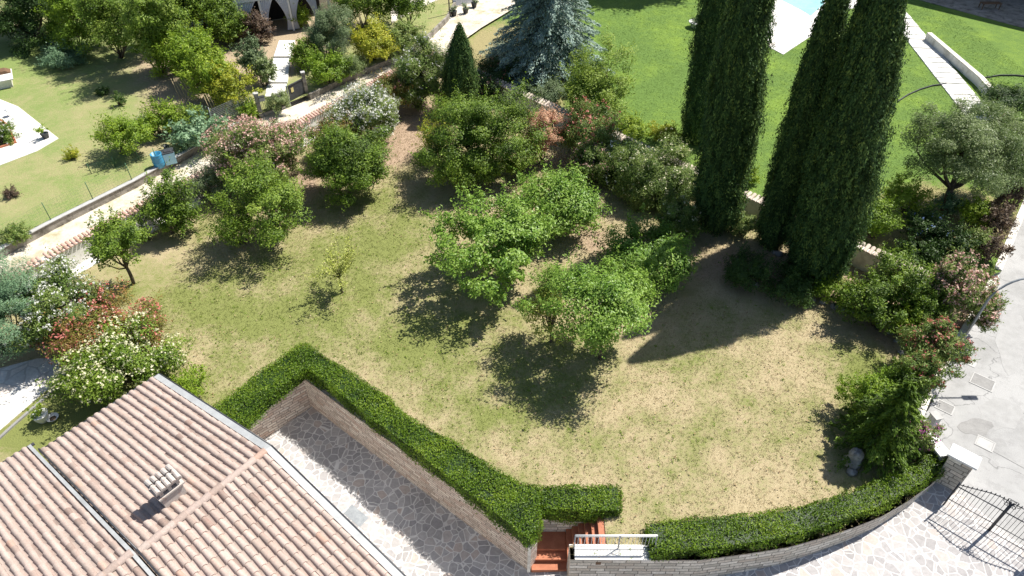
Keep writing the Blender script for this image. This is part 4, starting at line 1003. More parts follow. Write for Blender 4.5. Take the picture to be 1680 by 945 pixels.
# stepped path from the porch to the lane gate
mb = MB(); pth = [(471, 66), (463, 92), (455, 134), (450, 158)]; wd = [26, 27, 30, 32]
for (a, b, wa, wb, z) in ((pth[0], pth[1], 26, 28, zL + .30), (pth[1], pth[2], 28, 32, zL + .17), (pth[2], pth[3], 32, 30, zL + .05)):
    mb.prism(xy([(a[0] - wa / 2, a[1]), (a[0] + wa / 2, a[1]), (b[0] + wb / 2, b[1]), (b[0] - wb / 2, b[1])], z), zL - .1, z)
tag(mb.build('path', M['slab']), kind='structure')
# gate posts, mailbox, iron gate and fence along the lane
def post(name, label, px, py, z, h, w_, mat, cat='post', capm=None):
    p = at(px, py, z); t = empty(name, tuple(p), label, cat); mb = MB(); mb.box((p.x, p.y, z + h / 2), (w_, w_, h), .4, bev=.01); mb.build('shaft', mat, t)
    mb = MB(); mb.box((p.x, p.y, z + h + .03), (w_ * 1.2, w_ * 1.2, .06), .4); mb.build('cap', capm or mat, t); return p, t
p1, _ = post('fence_post', 'grey stone post with the mailbox left of the lane gate', 429, 192, .5, 1.55, .26, M['greystone'], capm=M['patch'])
p2_, _ = post('fence_post', 'tall pale post right of the dark lane gate', 505, 160, .5, 1.7, .22, M['concrete'], capm=M['patch'])
pm, _ = post('fence_post', 'thin grey post between lane railing and gate leaf', 477, 175, .5, 1.35, .09, M['steel'])
t = empty('mailbox', (p1.x + .28, p1.y - .05, 1.3), 'grey metal mailbox fixed to the stone post', 'mailbox')
mb = MB(); mb.box((p1.x + .30, p1.y - .02, 1.72), (.34, .20, .26), .5, bev=.02); mb.build('box', M['steel'], t); mb = MB(); mb.box((p1.x + .30, p1.y - .02, 1.87), (.40, .28, .04), .5); mb.build('lid', M['darkgrey'], t)
t = empty('iron_fence', tuple(p1), 'dark iron railing between the mailbox post and the lane gate', 'fence')
e = pm - p1; L = e.length; n = 20; mb = MB()
for i in range(1, n): q = p1 + e * (i / n); mb.tube([(q.x, q.y, .72), (q.x, q.y, 1.62)], .012, 5)
mb.build('bars', M['metal'], t); mb = MB()
for z in (.76, 1.55): mb.tube([(p1.x, p1.y, z), (pm.x, pm.y, z)], .02, 6)
mb.build('rails', M['metal'], t); mb = MB(); ribbon(mb, [p1.xy, pm.xy], .16, 1, .70, .3); mb.build('base_kerb', M['patch'], t)
t = empty('lane_gate', tuple(pm), 'dark sheet metal pedestrian gate with a small ochre plate', 'gate')
e = p2_ - pm; c = (p2_ + pm) / 2; mb = MB(); mb.box((c.x, c.y, 1.22), (e.length - .2, .04, 1.3), math.atan2(e.y, e.x)); mb.build('leaf', M['darkgrey'], t)
mb = MB(); nrm = Vector((e.y, -e.x, 0)).normalized(); q = pm + e * .25 + nrm * .04; mb.box((q.x, q.y, 1.5), (.20, .02, .28), math.atan2(e.y, e.x)); mb.build('plate', M['yellow'], t)
for z in (.60, 1.84): mb = MB(); mb.box((c.x + nrm.x * .03, c.y + nrm.y * .03, z), (e.length - .2, .04, .05), math.atan2(e.y, e.x)); mb.build('crossbar', M['metal'], t)
# upper lane: dark pole, pale screen, flower pots
p = at(738, 30, .5); t = empty('utility_pole', tuple(p), 'slim dark pole standing at the gravel end of the lane', 'pole'); mb = MB(); mb.tube([tuple(p), (p.x, p.y, 3.6)], .05, 8); mb.build('pole_shaft', M['metal'], t); mb = MB(); mb.lathe(tuple(p), [(.0, 0), (.13, 0), (.12, .06), (.0, .07)], 12); mb.build('base_plate', M['steel'], t)
p = at(760, 8, .5); t = empty('awning_screen', tuple(p), 'pale mauve canvas screen behind the slim dark pole', 'screen'); mb = MB(); mb.box((p.x, p.y, 1.3), (1.9, .06, 1.5), .5); mb.build('canvas', M['cloth'], t)
for s in (-1, 1): mb = MB(); mb.tube([(p.x + s * .83, p.y + s * .46, .5), (p.x + s * .83, p.y + s * .46, 2.1)], .03, 6); mb.build('pole', M['metal'], t)
for i, (px, py, lb) in enumerate(((745, 26, 'dark round pot with low plant nearest the slim pole'), (764, 22, 'square dark planter box in the middle of the gravel row'), (778, 12, 'small dark pot with plant farthest along the gravel row'))):
    p = at(px, py, .5); t = empty('plant_pot', tuple(p), lb, 'pot', 'pots along the gravel end of the lane'); mb = MB()
    mb.lathe(tuple(p), [(0, 0), (.17, 0), (.25, .38), (.27, .40), (.22, .40), (0, .34)], 4 if i == 1 else 14); mb.build('pot', M['darkgrey'], t)
    rng = np.random.default_rng(i + 50); Lv = Leaves(); crown(Lv, None, rng, (p.x, p.y, .5 + .5), (.28, .28, .2), 260, 12, .12, .09); Lv.build('foliage', M['g_grey'], t)
mb = MB(); q = xy([(642, 38), (690, 12), (735, -8), (720, -30), (640, -10)], .9); mb.prism(q, .6, .9); tag(mb.build('neighbour_paving', M['gravel']), kind='structure')

# wire fence on the low wall: posts and strands
t = empty('wire_fence', (LW[2].x, LW[2].y, .95), 'thin green wire mesh fence standing on the low concrete wall', 'fence')
fp = [Vector((a.x, a.y, .95)) for a in LW[1:]]; fp = [fp[0] + (fp[0] - fp[1]).normalized() * 4] + fp
line = []
for a, b in zip(fp, fp[1:]):
    k = max(1, round((b - a).length / 1.9)); line += [a.lerp(b, i / k) for i in range(k)]
line.append(fp[-1])
off = Vector((-.12, .1, 0))
for q in line[::1]:
    mb = MB(); mb.tube([q + off, q + off + Vector((0, 0, 1.05))], .02, 6); mb.build('post', M['greenwire'], t)
mb = MB()
for a, b in zip(line, line[1:]):
    for z in (.05, .2, .35, .5, .65, .8, .98): mb.tube([a + off + Vector((0, 0, z)), b + off + Vector((0, 0, z))], .0035, 3, cap=False)
    k = int((b - a).length / .16)
    for i in range(k): q = a.lerp(b, i / k) + off; mb.tube([q + Vector((0, 0, .04)), q + Vector((0, 0, .98))], .0022, 3, cap=False)
tag(mb.build('wire_mesh', M['greenwire'], t), kind=None)
t = empty('netting_panel', tuple(at(388, 200, .85)), 'grey diamond netting panel near the stone mailbox post', 'fence')
a, b = at(355, 213, .95), at(412, 186, .95); a += off; b += off; mb = MB(); L = (b - a).length
for i in range(int(L / .08)): q = a.lerp(b, i * .08 / L); mb.tube([q, q + Vector((0, 0, 1.25))], .007, 3, cap=False)
for z in range(13): mb.tube([a + Vector((0, 0, z * .1)), b + Vector((0, 0, z * .1))], .007, 3, cap=False)
mb.build('netting', M['steel'], t)
for q in (a, b): mb = MB(); mb.tube([q, q + Vector((0, 0, 1.4))], .025, 6); mb.build('post', M['steel'], t)
t = empty('low_fence', tuple(at(190, 265, .85)), 'low sagging green mesh panel in front of the small lime tree', 'fence')
a, b = at(150, 285, .86), at(228, 262, .86); mb = MB(); L = (b - a).length
for i in range(int(L / .12)): q = a.lerp(b, i * .12 / L); mb.tube([q, q + Vector((0, .05, .5))], .005, 3, cap=False)
for z in range(6): mb.tube([a + Vector((0, 0, z * .1)), b + Vector((0, 0, z * .1))], .005, 3, cap=False)
mb.build('mesh', M['greenwire'], t)
for q in (a, a.lerp(b, .5), b): mb = MB(); mb.tube([q, q + Vector((0, 0, .65))], .02, 6); mb.build('stake', M['greenwire'], t)

# water butt, compost box, bucket
p = at(263, 273, .85); t = empty('water_barrel', tuple(p), 'blue plastic water barrel beside the low concrete wall', 'barrel'); mb = MB()
mb.lathe(tuple(p), [(0, 0), (.25, 0), (.30, .15), (.31, .45), (.29, .75), (.30, .80), (.27, .80), (.26, .55), (0, .55)], 20); mb.build('body', M['blue'], t)
mb = MB(); mb.lathe((p.x, p.y, .85), [(.312, .3), (.325, .33), (.312, .36)], 20); mb.lathe((p.x, p.y, .85), [(.30, .6), (.318, .63), (.30, .66)], 20); mb.build('hoops', M['blue'], t)
p = at(281, 266, .85); t = empty('compost_bin', tuple(p), 'pale blue square bin with dark grey lid next to the barrel', 'bin'); mb = MB()
mb.box((p.x, p.y, .85 + .33), (.58, .52, .66), .5, top=1.08, bev=0); mb.build('body', M['paleblue'], t); mb = MB(); mb.box((p.x, p.y, .85 + .70), (.64, .58, .06), .5, bev=.02); mb.box((p.x, p.y, 1.60), (.40, .36, .05), .5, bev=.02); mb.build('lid', M['darkgrey'], t)
p = at(275, 246, .85); t = empty('bucket', tuple(p), 'small dark bucket behind the pale blue bin', 'bucket'); mb = MB(); mb.lathe(tuple(p), [(0, 0), (.13, 0), (.17, .28), (.15, .28), (.12, .05), (0, .05)], 14); mb.build('pail', M['darkgrey'], t)
mb = MB(); mb.tube([(p.x + .16 * math.cos(a), p.y, 1.12 + .12 * math.sin(a)) for a in [i * math.pi / 8 for i in range(9)]], .006, 4); mb.build('handle', M['steel'], t)
# canes
for i, (px, py, lb) in enumerate(((300, 172, 'bundle of leaning dry bean canes at the edge of the shade'), (352, 198, 'pair of dry canes beside the grey netting panel'))):
    p = at(px, py, .85); t = empty('bean_canes', tuple(p), lb, 'canes', 'canes in the vegetable bed')
    for k in range(6 if i == 0 else 3):
        mb = MB(); mb.tube([(p.x + k * .17, p.y + .1 * k, .85), (p.x - .30 + k * .16, p.y + .2, 2.5)], .015, 5); mb.build('cane', M['cane'], t)
# left neighbour terrace with planter bed, pot, chairs
mb = MB(); mb.prism(xy([(-250, 60), (0, 163), (30, 175), (96, 227), (60, 248), (0, 271), (-120, 320), (-300, 200)], .87), .6, .88); tag(mb.build('neighbour_terrace', M['slab']), kind='structure')
mb = MB(); mb.prism(xy([(-60, 190), (0, 195), (14, 206), (27, 234), (0, 243), (-70, 262)], .88), .885, .90); tag(mb.build('flower_bed', M['soil']), kind='structure')
t = empty('bed_edging', tuple(at(10, 240, .88)), 'terracotta edging round the flower bed in the left terrace', 'edging'); mb = MB(); ribbon(mb, [at(a, b, .9).xy for a, b in ((-60, 262), (0, 243), (28, 234), (14, 205), (-2, 194))], .09, 1, .98, .88); mb.build('edge', M['terracotta'], t)
p = at(76, 226, .88); t = empty('plant_pot', tuple(p), 'dark pot with small green plant on the corner of the left terrace', 'pot'); mb = MB(); mb.lathe(tuple(p), [(0, 0), (.16, 0), (.22, .28), (.24, .30), (.19, .30), (0, .26)], 14); mb.build('pot', M['darkgrey'], t)
rng = np.random.default_rng(77); Lv = Leaves(); crown(Lv, None, rng, (p.x, p.y, 1.4), (.28, .28, .25), 300, 12, .12, .09); Lv.build('foliage', M['g_lime'], t)
for i, (px, py, lb) in enumerate(((18, 190, 'white garden stool on the left terrace, nearer the lawn edge'), (24, 208, 'white low stool on the left terrace, nearer the flower bed'))):
    p = at(px, py, .88); t = empty('garden_stool', tuple(p), lb, 'stool', 'white stools on the left terrace'); mb = MB(); mb.lathe((p.x, p.y, 1.26), [(0, 0), (.19, 0), (.20, .03), (0, .04)], 14); mb.build('seat', M['white'], t)
    for k in range(4): a = k * 1.57 + .4; mb = MB(); mb.tube([(p.x + .12 * math.cos(a), p.y + .12 * math.sin(a), 1.27), (p.x + .17 * math.cos(a), p.y + .17 * math.sin(a), .88)], .014, 5); mb.build('leg', M['steel'], t)
# corner of the far left house
p = at(-30, 150, .85); t = empty('garden_house', tuple(p), 'corner of a low building with white roof slab at the left edge', 'house'); mb = MB(); a = at(22, 131, 1.35); an = math.radians(31)
ex, ey = Vector((math.cos(an), math.sin(an), 0)), Vector((-math.sin(an), math.cos(an), 0)); c = a - ex * 3 + ey * .9; mb.box((c.x, c.y, 1.1), (5.6, 1.5, .5), an); mb.build('wall', M['plaster'], t)
mb = MB(); mb.box((c.x, c.y, 1.39), (6.0, 1.8, .07), an); mb.build('roof_slab', M['slab'], t); mb = MB(); mb.box((c.x + ey.x * .5, c.y + ey.y * .5, 1.52), (5.9, .7, .18), an, top=.9); mb.build('wooden_cover', M['rust'], t)

# ================================================================== STREET THINGS
p = at(1554, 598, sz); t = empty('street_lamp', tuple(p), 'tall curved grey street lamp rising from the kerb and arching over the street', 'lamp')
mb = MB(); pts = [(p.x, p.y, sz)] + [(p.x + .05, p.y, sz + 3.6)] + [(p.x + .05 + 1.2 * (1 - math.cos(a)), p.y + .0, sz + 3.6 + 1.25 * math.sin(a)) for a in [i * math.pi / 16 for i in range(1, 9)]] + [(p.x + 2.6, p.y, sz + 4.83)]
mb.tube(pts, [.055, .05] + [.042] * 8 + [.035], 10); mb.build('pole', M['steel'], t)
mb = MB(); mb.lathe(tuple(p), [(0, 0), (.14, 0), (.13, .08), (.07, .10), (.065, .6), (.055, .62)], 12); mb.build('base', M['steel'], t)
mb = MB(); mb.box((p.x + 2.85, p.y, sz + 4.82), (.6, .22, .12), bev=.03); mb.build('lamp_head', M['steel'], t)
def cover(px, py, lb, w_, h_, mt, rz=-.7, frame=True):
    p = at(px, py, sz); t = empty('manhole_cover', tuple(p), lb, 'manhole cover', 'covers set in the street'); mb = MB(); mb.box((p.x, p.y, sz + .006), (w_, h_, .02), rz, bev=.004); mb.build('cover_plate', M[mt], t)
    if frame:
        mb = MB(); ca, sa = math.cos(rz), math.sin(rz)
        for ox, oy, a, b in ((0, h_ / 2 + .03, w_ + .12, .05), (0, -h_ / 2 - .03, w_ + .12, .05), (w_ / 2 + .03, 0, .05, h_), (-w_ / 2 - .03, 0, .05, h_)): mb.box((p.x + ox * ca - oy * sa, p.y + ox * sa + oy * ca, sz + .008), (a, b, .025), rz)
        mb.build('frame', M['patch'], t)
cover(1612, 627, 'large rectangular concrete manhole cover in the middle of the street', .75, .62, 'patchdark')
cover(1550, 668, 'small pale framed drain cover close to the white kerb', .55, .45, 'patchdark')
cover(1616, 728, 'bright square utility cover beside the gate pillar', .52, .46, 'patch')
cover(1592, 596, 'small round worn patch cover up the street from the large cover', .42, .36, 'patch', frame=False)
rng = np.random.default_rng(4)
def patch_poly(cx, cy, rx, ry, mt, z, nm='street_patch'):
    pts = []
    for k in range(14): a = k * 6.283 / 14; r = 1 + rng.uniform(-.18, .18); pts.append((cx + rx * r * math.cos(a), cy + ry * r * math.sin(a)))
    mb = MB(); mb.prism(xy(pts, sz), sz - .02, sz + z); tag(mb.build(nm, M[mt]), kind='structure')
patch_poly(1640, 680, 34, 26, 'patchsoft', .004); patch_poly(1600, 700, 26, 14, 'patchdark', .006); patch_poly(1660, 560, 24, 50, 'patchsoft', .005)
mb = MB(); a = at(1625, 738, sz); b = at(1720, 790, sz); mb.box(((a.x + b.x) / 2, (a.y + b.y) / 2, sz + .003), ((b - a).length, .03, .01), math.atan2(b.y - a.y, b.x - a.x)); tag(mb.build('road_joint', M['patchdark']), kind='structure')
p = at(1519, 672, sz); t = empty('kerb_bollard', tuple(p), 'small black bollard beside the white kerb near the conifer', 'bollard'); mb = MB(); mb.lathe(tuple(p), [(0, 0), (.08, 0), (.07, .5), (.085, .52), (.05, .62), (0, .64)], 12); mb.build('post', M['metal'], t); mb = MB(); mb.lathe((p.x, p.y, sz + .38), [(.074, 0), (.085, .01), (.085, .06), (.072, .07)], 12); mb.build('band', M['steel'], t)
p = at(1526, 698, sz); t = empty('meter_box', tuple(p), 'pale blue grey utility box at the back of the entrance wall', 'box'); mb = MB(); mb.box((p.x, p.y, sz + .3), (.34, .26, .6), ca, bev=.01); mb.build('cabinet', M['steel'], t); mb = MB(); mb.box((p.x, p.y, sz + .62), (.4, .32, .04), ca); mb.build('lid', M['patch'], t)
# drain cover on the terrace
p = atd(584, 846); t = empty('drain_cover', tuple(p), 'pale blue grey rectangular drain cover set in the terrace beside the roof edge', 'drain cover'); rzz = math.atan2(U.y, U.x)
mb = MB(); vs = [p + U * (a * .45) - V * (b * .22) for a, b in ((-1, -1), (1, -1), (1, 1), (-1, 1))]
vs = [Vector((q.x, q.y, drive_z(q.x, q.y) + .006)) for q in vs]; mb.raw(vs + [q - Vector((0, 0, .05)) for q in vs], [(0, 1, 2, 3), (4, 5, 1, 0), (5, 6, 2, 1), (6, 7, 3, 2), (7, 4, 0, 3)]); mb.build('cover_plate', M['steel'], t)

# ================================================================== LOWER LEFT
mb = MB(); mb.prism(xy([(-130, 655), (0, 604), (60, 588), (92, 588), (112, 610), (70, 645), (18, 690), (-100, 790)], .02), -.1, .02); tag(mb.build('garden_path', M['whitepaving']), kind='structure')
t = empty('path_kerb', tuple(at(60, 660, 0)), 'narrow grey stone kerb along the bright garden path at lower left', 'kerb'); mb = MB(); ribbon(mb, [at(a, b, 0).xy for a, b in ((-90, 800), (22, 697), (76, 650), (104, 622))], .10, -1, .07, -.1); mb.build('kerb_stone', M['patchdark'], t)
p = at(72, 690, 0); t = empty('white_urn', tuple(p), 'white round pot with green plant near the roof corner at lower left', 'pot'); mb = MB(); mb.lathe(tuple(p), [(0, 0), (.16, 0), (.17, .04), (.24, .18), (.28, .36), (.30, .40), (.25, .40), (0, .36)], 20); mb.build('pot', M['white'], t)
rng = np.random.default_rng(71); Lv = Leaves(); crown(Lv, None, rng, (p.x, p.y, .5), (.22, .22, .18), 400, 14, .10, .07); Lv.build('foliage', M['g_lime'], t)
p = at(88, 688, 0); t = empty('watering_bowl', tuple(p), 'white shallow bowl lying beside the round white pot', 'bowl'); mb = MB(); mb.lathe(tuple(p), [(0, 0), (.12, 0), (.22, .12), (.23, .14), (.20, .13), (.1, .04), (0, .04)], 18); mb.build('bowl_body', M['white'], t)
mb = MB(); mb.lathe((p.x, p.y, .05), [(0, 0), (.10, 0), (.12, .02), (0, .03)], 14); mb.build('soil', M['soil'], t)
p = at(1396, 762, 0); t = empty('garden_rock', tuple(p), 'weathered whitish upright rock in the shade under the conifer', 'rock'); mb = MB(); rng = np.random.default_rng(5)
pr = [(0, 0), (.28, .0), (.30, .2), (.20, .45), (.24, .62), (.12, .8), (0, .84)]; mb.lathe(tuple(p), pr, 12); mb.v = [(x + rng.normal() * .035, y + rng.normal() * .035, z + rng.normal() * .03) for x, y, z in mb.v]; mb.build('stone', M['greystone'], t); mb = MB(); mb.lathe((p.x - .1, p.y - .35, 0), [(0, 0), (.2, 0), (.16, .14), (0, .18)], 8); mb.v = [(x + rng.normal() * .02, y + rng.normal() * .02, z) for x, y, z in mb.v]; mb.build('base_stone', M['greystone'], t)
t = empty('edging_stones', tuple(at(1345, 490, 0)), 'row of small weathered stones edging the bed under the cypresses', 'stones'); 
for (px, py) in [(1240, 468), (1330, 492), (1350, 497), (1368, 504), (1386, 509), (1402, 512), (1420, 520), (1442, 530), (1460, 545), (1470, 560), (1478, 580), (1482, 600), (1270, 415), (1278, 418)]:
    p = at(px, py, 0); mb = MB(); s = rng.uniform(.10, .2); mb.lathe(tuple(p), [(0, -.02), (s, 0), (s * 1.1, s * .5), (s * .6, s * .9), (0, s)], 8); mb.v = [(x + rng.normal() * .02, y + rng.normal() * .02, z) for x, y, z in mb.v]; mb.build('stone', M['greystone'], t)

# ================================================================== CYPRESSES
cypress('left rear cypress, fully shaded, standing behind the wider left one', (1143, 236), 1180, 0, 62, 15.6, 40000)
cypress('left front cypress with sunlit right edge, in front of the shaded one', (1172, 372), 1232, 0, 88, 16.0, 60000)
cypress('cypress on the left side of the right group, overlapping its neighbours', (1264, 400), 1373, 0, 62, 14.6, 42000)
cypress('middle cypress of the right group, half hidden between two others', (1318, 425), 1427, 0, 66, 14.2, 44000)
cypress('broadest cypress at the right with bright sunlit right flank', (1337, 455), 1462, 0, 108, 14.2, 72000)

# ================================================================== GARDEN TREES
fg_ = 'fruit trees on the dry lawn'
plant('citrus_tree', 'small round citrus tree nearest the white oleander by the garden wall', 'tree', (219, 465), (142, 352, 240, 440), 'g_mid', kind='tree', leaf=.12, group=fg_, toneb=.6, dens=1.0)
plant('citrus_tree', 'dense dark citrus tree second from the left along the garden wall', 'tree', (283, 382), (230, 290, 326, 404), 'g_mid', kind='tree', leaf=.12, group=fg_, dens=1.2, toneb=.42)
plant('fruit_tree', 'loose yellow green fruit tree with open crown in front of the pink oleander', 'tree', (462, 392), (362, 260, 520, 412), 'g_mid', kind='tree', leaf=.125, group=fg_, dens=.7, toneb=.62, lump=.5)
plant('fruit_tree', 'compact deep green fruit tree left of the bare earth strip', 'tree', (575, 322), (501, 196, 644, 346), 'g_mid', kind='tree', leaf=.12, group=fg_, dens=1.25, toneb=.42)
plant('fruit_tree', 'tallest bushy green tree in the middle of the back garden', 'tree', (785, 290), (682, 145, 880, 330), 'g_mid', kind='tree', leaf=.125, group=fg_, dens=1.25, toneb=.5, trunk_r=.1)
plant('fig_tree', 'broad fresh green tree with large pale leaves at the centre of the lawn', 'tree', (835, 462), (722, 316, 915, 468), 'g_fig', kind='tree', leaf=.155, group=fg_, dens=1.25, wide=.55, cr=.42, trunk_r=.1, toneb=.9, up=1.1)
plant('fig_tree', 'smaller pale green tree behind and right of the central one', 'tree', (930, 375), (848, 274, 1004, 388), 'g_fig', kind='tree', leaf=.15, group=fg_, dens=1.2, wide=.5, toneb=.78, up=1.0)
plant('fruit_tree', 'fresh green tree close to the shade of the cypresses', 'tree', (1066, 455), (980, 358, 1142, 482), 'g_fig', kind='tree', leaf=.14, group=fg_, dens=1.15, toneb=.62, up=.9)
plant('fruit_tree', 'spreading tree with small pale leaves nearest the open dry lawn', 'tree', (985, 588), (880, 430, 1086, 566), 'g_fig', kind='tree', leaf=.13, group=fg_, dens=1.1, toneb=.85, up=.9)
plant('fruit_tree', 'sparse lower growth on the left flank of the spreading pale tree', 'tree', (905, 560), (850, 470, 945, 560), 'g_sprig', kind='tree', leaf=.11, dens=.25, toneb=.3)
# young tree: bare stems with few leaves
SEED[0] += 1; rng = np.random.default_rng(17); p = at(562, 480, 0); t = empty('young_tree', tuple(p), 'thin young tree with sparse pale leaves alone on the lawn', 'tree')
mb = MB(); Lv = Leaves(); limb(mb, rng, p, p + Vector((0, 0, .9)), .05, .04, .03)
for k in range(15):
    a = rng.uniform(0, 6.28); ln = rng.uniform(1.0, 1.9); el = rng.uniform(.45, 1.25); q = p + Vector((0, 0, .85 + .3 * rng.uniform())); e = q + Vector((math.cos(a) * math.cos(el), math.sin(a) * math.cos(el), math.sin(el))) * ln
    pts = limb(mb, rng, q, e, .022, .006, .1); n = 95; tt = rng.uniform(.25, 1.02, n); base_ = np.array([tuple(Vector(q).lerp(e, x)) for x in tt]) + rng.normal(size=(n, 3)) * .10
    Lv.add(base_, rng.normal(size=(n, 3)) + (0, 0, .9), .12, .055, rng.normal(.45, .25, n), rng)
mb.build('trunk', M['stem'], t); Lv.build('crown', M['g_sprig'], t)
# conifer by the entrance: tiers of feathery branches
def conifer(name, label, bpx, toppx, R, h, pal, leaf, n, tiers, z0=0.0, droop=.35, toneb=.5, group=None, trunk=.13, fullness=1.0):
    SEED[0] += 1; rng = np.random.default_rng(SEED[0]); B = at(*bpx, z0); t = empty(name, tuple(B), label, 'tree', group); Lv = Leaves(); mb = MB()
    mb.tube([(B.x, B.y, z0 - .1), (B.x, B.y, z0 + h * .5), (B.x, B.y, z0 + h * .97)], [trunk, trunk * .6, .02], 8)
    pts = []; nr = []; tn = []; ax = []
    for i in range(tiers):
        f = (i + .5) / tiers; z = z0 + h * (.10 + .88 * f); Ri = R * (1 - f) ** .8 * rng.uniform(.85, 1.12) * fullness; nb = int(6 + 9 * (1 - f))
        for k in range(nb):
            a = 6.283 * (k + rng.uniform(-.3, .3)) / nb + i * .7; L = Ri * rng.uniform(.75, 1.12) + .1; dx, dy = math.cos(a), math.sin(a)
            mb.tube([(B.x, B.y, z), (B.x + dx * L * .5, B.y + dy * L * .5, z + .04), (B.x + dx * L, B.y + dy * L, z - droop * L * .4)], [.025, .015, .004], 4, cap=False)
            m = int(n / (tiers * 11) * (.4 + L / R)); q = rng.uniform(.12, 1.03, m); w_ = (rng.normal(size=m) * .16 * L * (1.15 - q)); tb = rng.normal(toneb, .14)
            pp = np.column_stack([B.x + dx * L * q - dy * w_, B.y + dy * L * q + dx * w_, z - droop * L * .4 * q ** 2 + .06 - np.abs(w_) * .25 + rng.normal(size=m) * .04])
            pts.append(pp); nr.append(np.tile([0.25 * dx, .25 * dy, 1.0], (m, 1)) + rng.normal(size=(m, 3)) * .5); tn.append(np.full(m, tb) + rng.normal(0, .15, m))
            ax.append(np.tile([dx, dy, -.1], (m, 1)))
    Lv.add(np.concatenate(pts), np.concatenate(nr), leaf, leaf * .35, np.concatenate(tn), rng, axis=np.concatenate(ax))
    mb.build('trunk', M['bark'], t); Lv.build('crown', M[pal], t); return t
conifer('conifer', 'feathery green conifer on the lawn edge beside the entrance wall', (1434, 736), None, 1.6, 3.7, 'g_mid', .13, 28000, 13, toneb=.36)
conifer('blue_cedar', 'large blue grey cedar beyond the corner of the back wall', (895, 122), None, 4.3, 10.0, 'g_cedar', .20, 75000, 26, z0=.3, droop=.5, trunk=.25)
cypress('narrow dark green columnar conifer at the corner where the two walls meet', (752, 186), 754, 60, 56, 5.6, 26000, group=None, fine=.11)
for cx_, cy_, cz_, lb_ in ((16.5, 66.5, 10.5, 'tall round tree just outside the top edge shading the bright lawn'), (9.5, 67.0, 10.0, 'second round tree outside the top edge behind the blue cedar')):
    SEED[0] += 1; rng = np.random.default_rng(SEED[0]); t = empty('shade_tree', (cx_, cy_, .3), lb_, 'tree'); mb = MB(); Lv = Leaves()
    cc = crown(Lv, None, rng, (cx_, cy_, cz_), (4.6, 4.6, 3.6), 30000, 150, .9, .3, lump=.3)
    limb(mb, rng, (cx_, cy_, .2), (cx_, cy_, cz_ - 2), .3, .18, .05, 5, 8)
    for k_ in range(14): limb(mb, rng, (cx_, cy_, cz_ - 2.5), tuple(cc[k_ * 7]), .12, .03, .12, 5, 5)
    mb.build('trunk', M['bark'], t); Lv.build('crown', M['g_dark'], t)

# ================================================================== OLEANDERS, SHRUBS IN THE GARDEN
og = 'flowering oleanders round the garden'
ol = dict(leaf=.15, wide=.27, dens=1.35)
plant('oleander_shrub', 'white flowering oleander in front of the lane wall behind the compact tree', 'shrub', (608, 232), (548, 136, 652, 230), 'g_oleander', bloom='f_white', bloomn=2300, group=og, toneb=.55, **ol)
plant('oleander_shrub', 'faded pink oleander against the garden wall left of the compact tree', 'shrub', (432, 300), (352, 196, 510, 300), 'g_oleander', bloom='f_pink', bloomn=3000, group=og, toneb=.45, bsize=.095, **ol)
plant('oleander_shrub', 'reddish green oleander between the compact tree and the lane wall', 'shrub', (545, 262), (508, 192, 590, 262), 'g_reddish', bloom='f_pink', bloomn=144, group=og, toneb=.4, **ol)
plant('oleander_shrub', 'tall green oleander with few white flowers left of the narrow dark conifer', 'shrub', (688, 176), (632, 62, 738, 196), 'g_oleander', bloom='f_white', bloomn=384, group=og, toneb=.5, **ol)
plant('oleander_shrub', 'reddish tipped oleander at the lane wall below the tall green one', 'shrub', (648, 190), (610, 118, 680, 186), 'g_reddish', bloom='f_red', bloomn=72, group=og, toneb=.3, **ol)
plant('oleander_shrub', 'white and pink flowering oleander with flowers at the far left wall', 'shrub', (98, 552), (15, 428, 168, 560), 'g_oleander', bloom='f_white', bloomn=1008, group=og, toneb=.45, **ol)
plant('oleander_shrub', 'pale flowered oleander in half shade left of the front cypress', 'shrub', (1085, 325), (1012, 236, 1148, 352), 'g_oleander', bloom='f_cream', bloomn=360, group=og, toneb=.4, **ol)
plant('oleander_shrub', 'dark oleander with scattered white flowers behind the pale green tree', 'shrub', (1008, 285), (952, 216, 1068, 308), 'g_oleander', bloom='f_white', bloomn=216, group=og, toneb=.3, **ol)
plant('oleander_shrub', 'coral flowered oleander in front of the back wall right of the smoke bush', 'shrub', (958, 262), (912, 172, 1012, 262), 'g_oleander', bloom='f_red', bloomn=520, group=og, toneb=.5, bsize=.095, **ol)
plant('oleander_shrub', 'reddish oleander filling the gap between the coral one and the dark white flowered one', 'shrub', (985, 300), (935, 235, 1005, 302), 'g_oleander', bloom='f_pink', bloomn=260, group=og, toneb=.4, **ol)
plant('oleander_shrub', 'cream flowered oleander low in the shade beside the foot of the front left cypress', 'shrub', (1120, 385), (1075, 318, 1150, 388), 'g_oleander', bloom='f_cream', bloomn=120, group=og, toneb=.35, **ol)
plant('smoke_bush', 'dusty pink smoke bush between the tallest tree and the back wall', 'shrub', (890, 268), (858, 162, 922, 272), 'g_pinkleaf', leaf=.11, toneb=.55)
plant('oleander_shrub', 'tall pink flowering oleander leaning over the kerb by the lamp post', 'shrub', (1560, 530), (1520, 430, 1612, 522), 'g_oleander', bloom='f_pink', bloomn=1248, group=og, toneb=.5, bsize=.095, **ol)
plant('oleander_shrub', 'low pink oleander spilling onto the street right of the lamp post', 'shrub', (1606, 532), (1575, 470, 1640, 532), 'g_oleander', bloom='f_pink', bloomn=528, group=og, toneb=.5, bsize=.095, **ol)
plant('oleander_shrub', 'reddish oleander along the kerb below the lamp post', 'shrub', (1530, 605), (1486, 520, 1575, 612), 'g_oleander', bloom='f_red', bloomn=624, group=og, toneb=.45, bsize=.07, **ol)
plant('oleander_shrub', 'lowest reddish kerb oleander just above the conifer', 'shrub', (1512, 650), (1478, 578, 1540, 648), 'g_oleander', bloom='f_red', bloomn=144, group=og, toneb=.4, **ol)
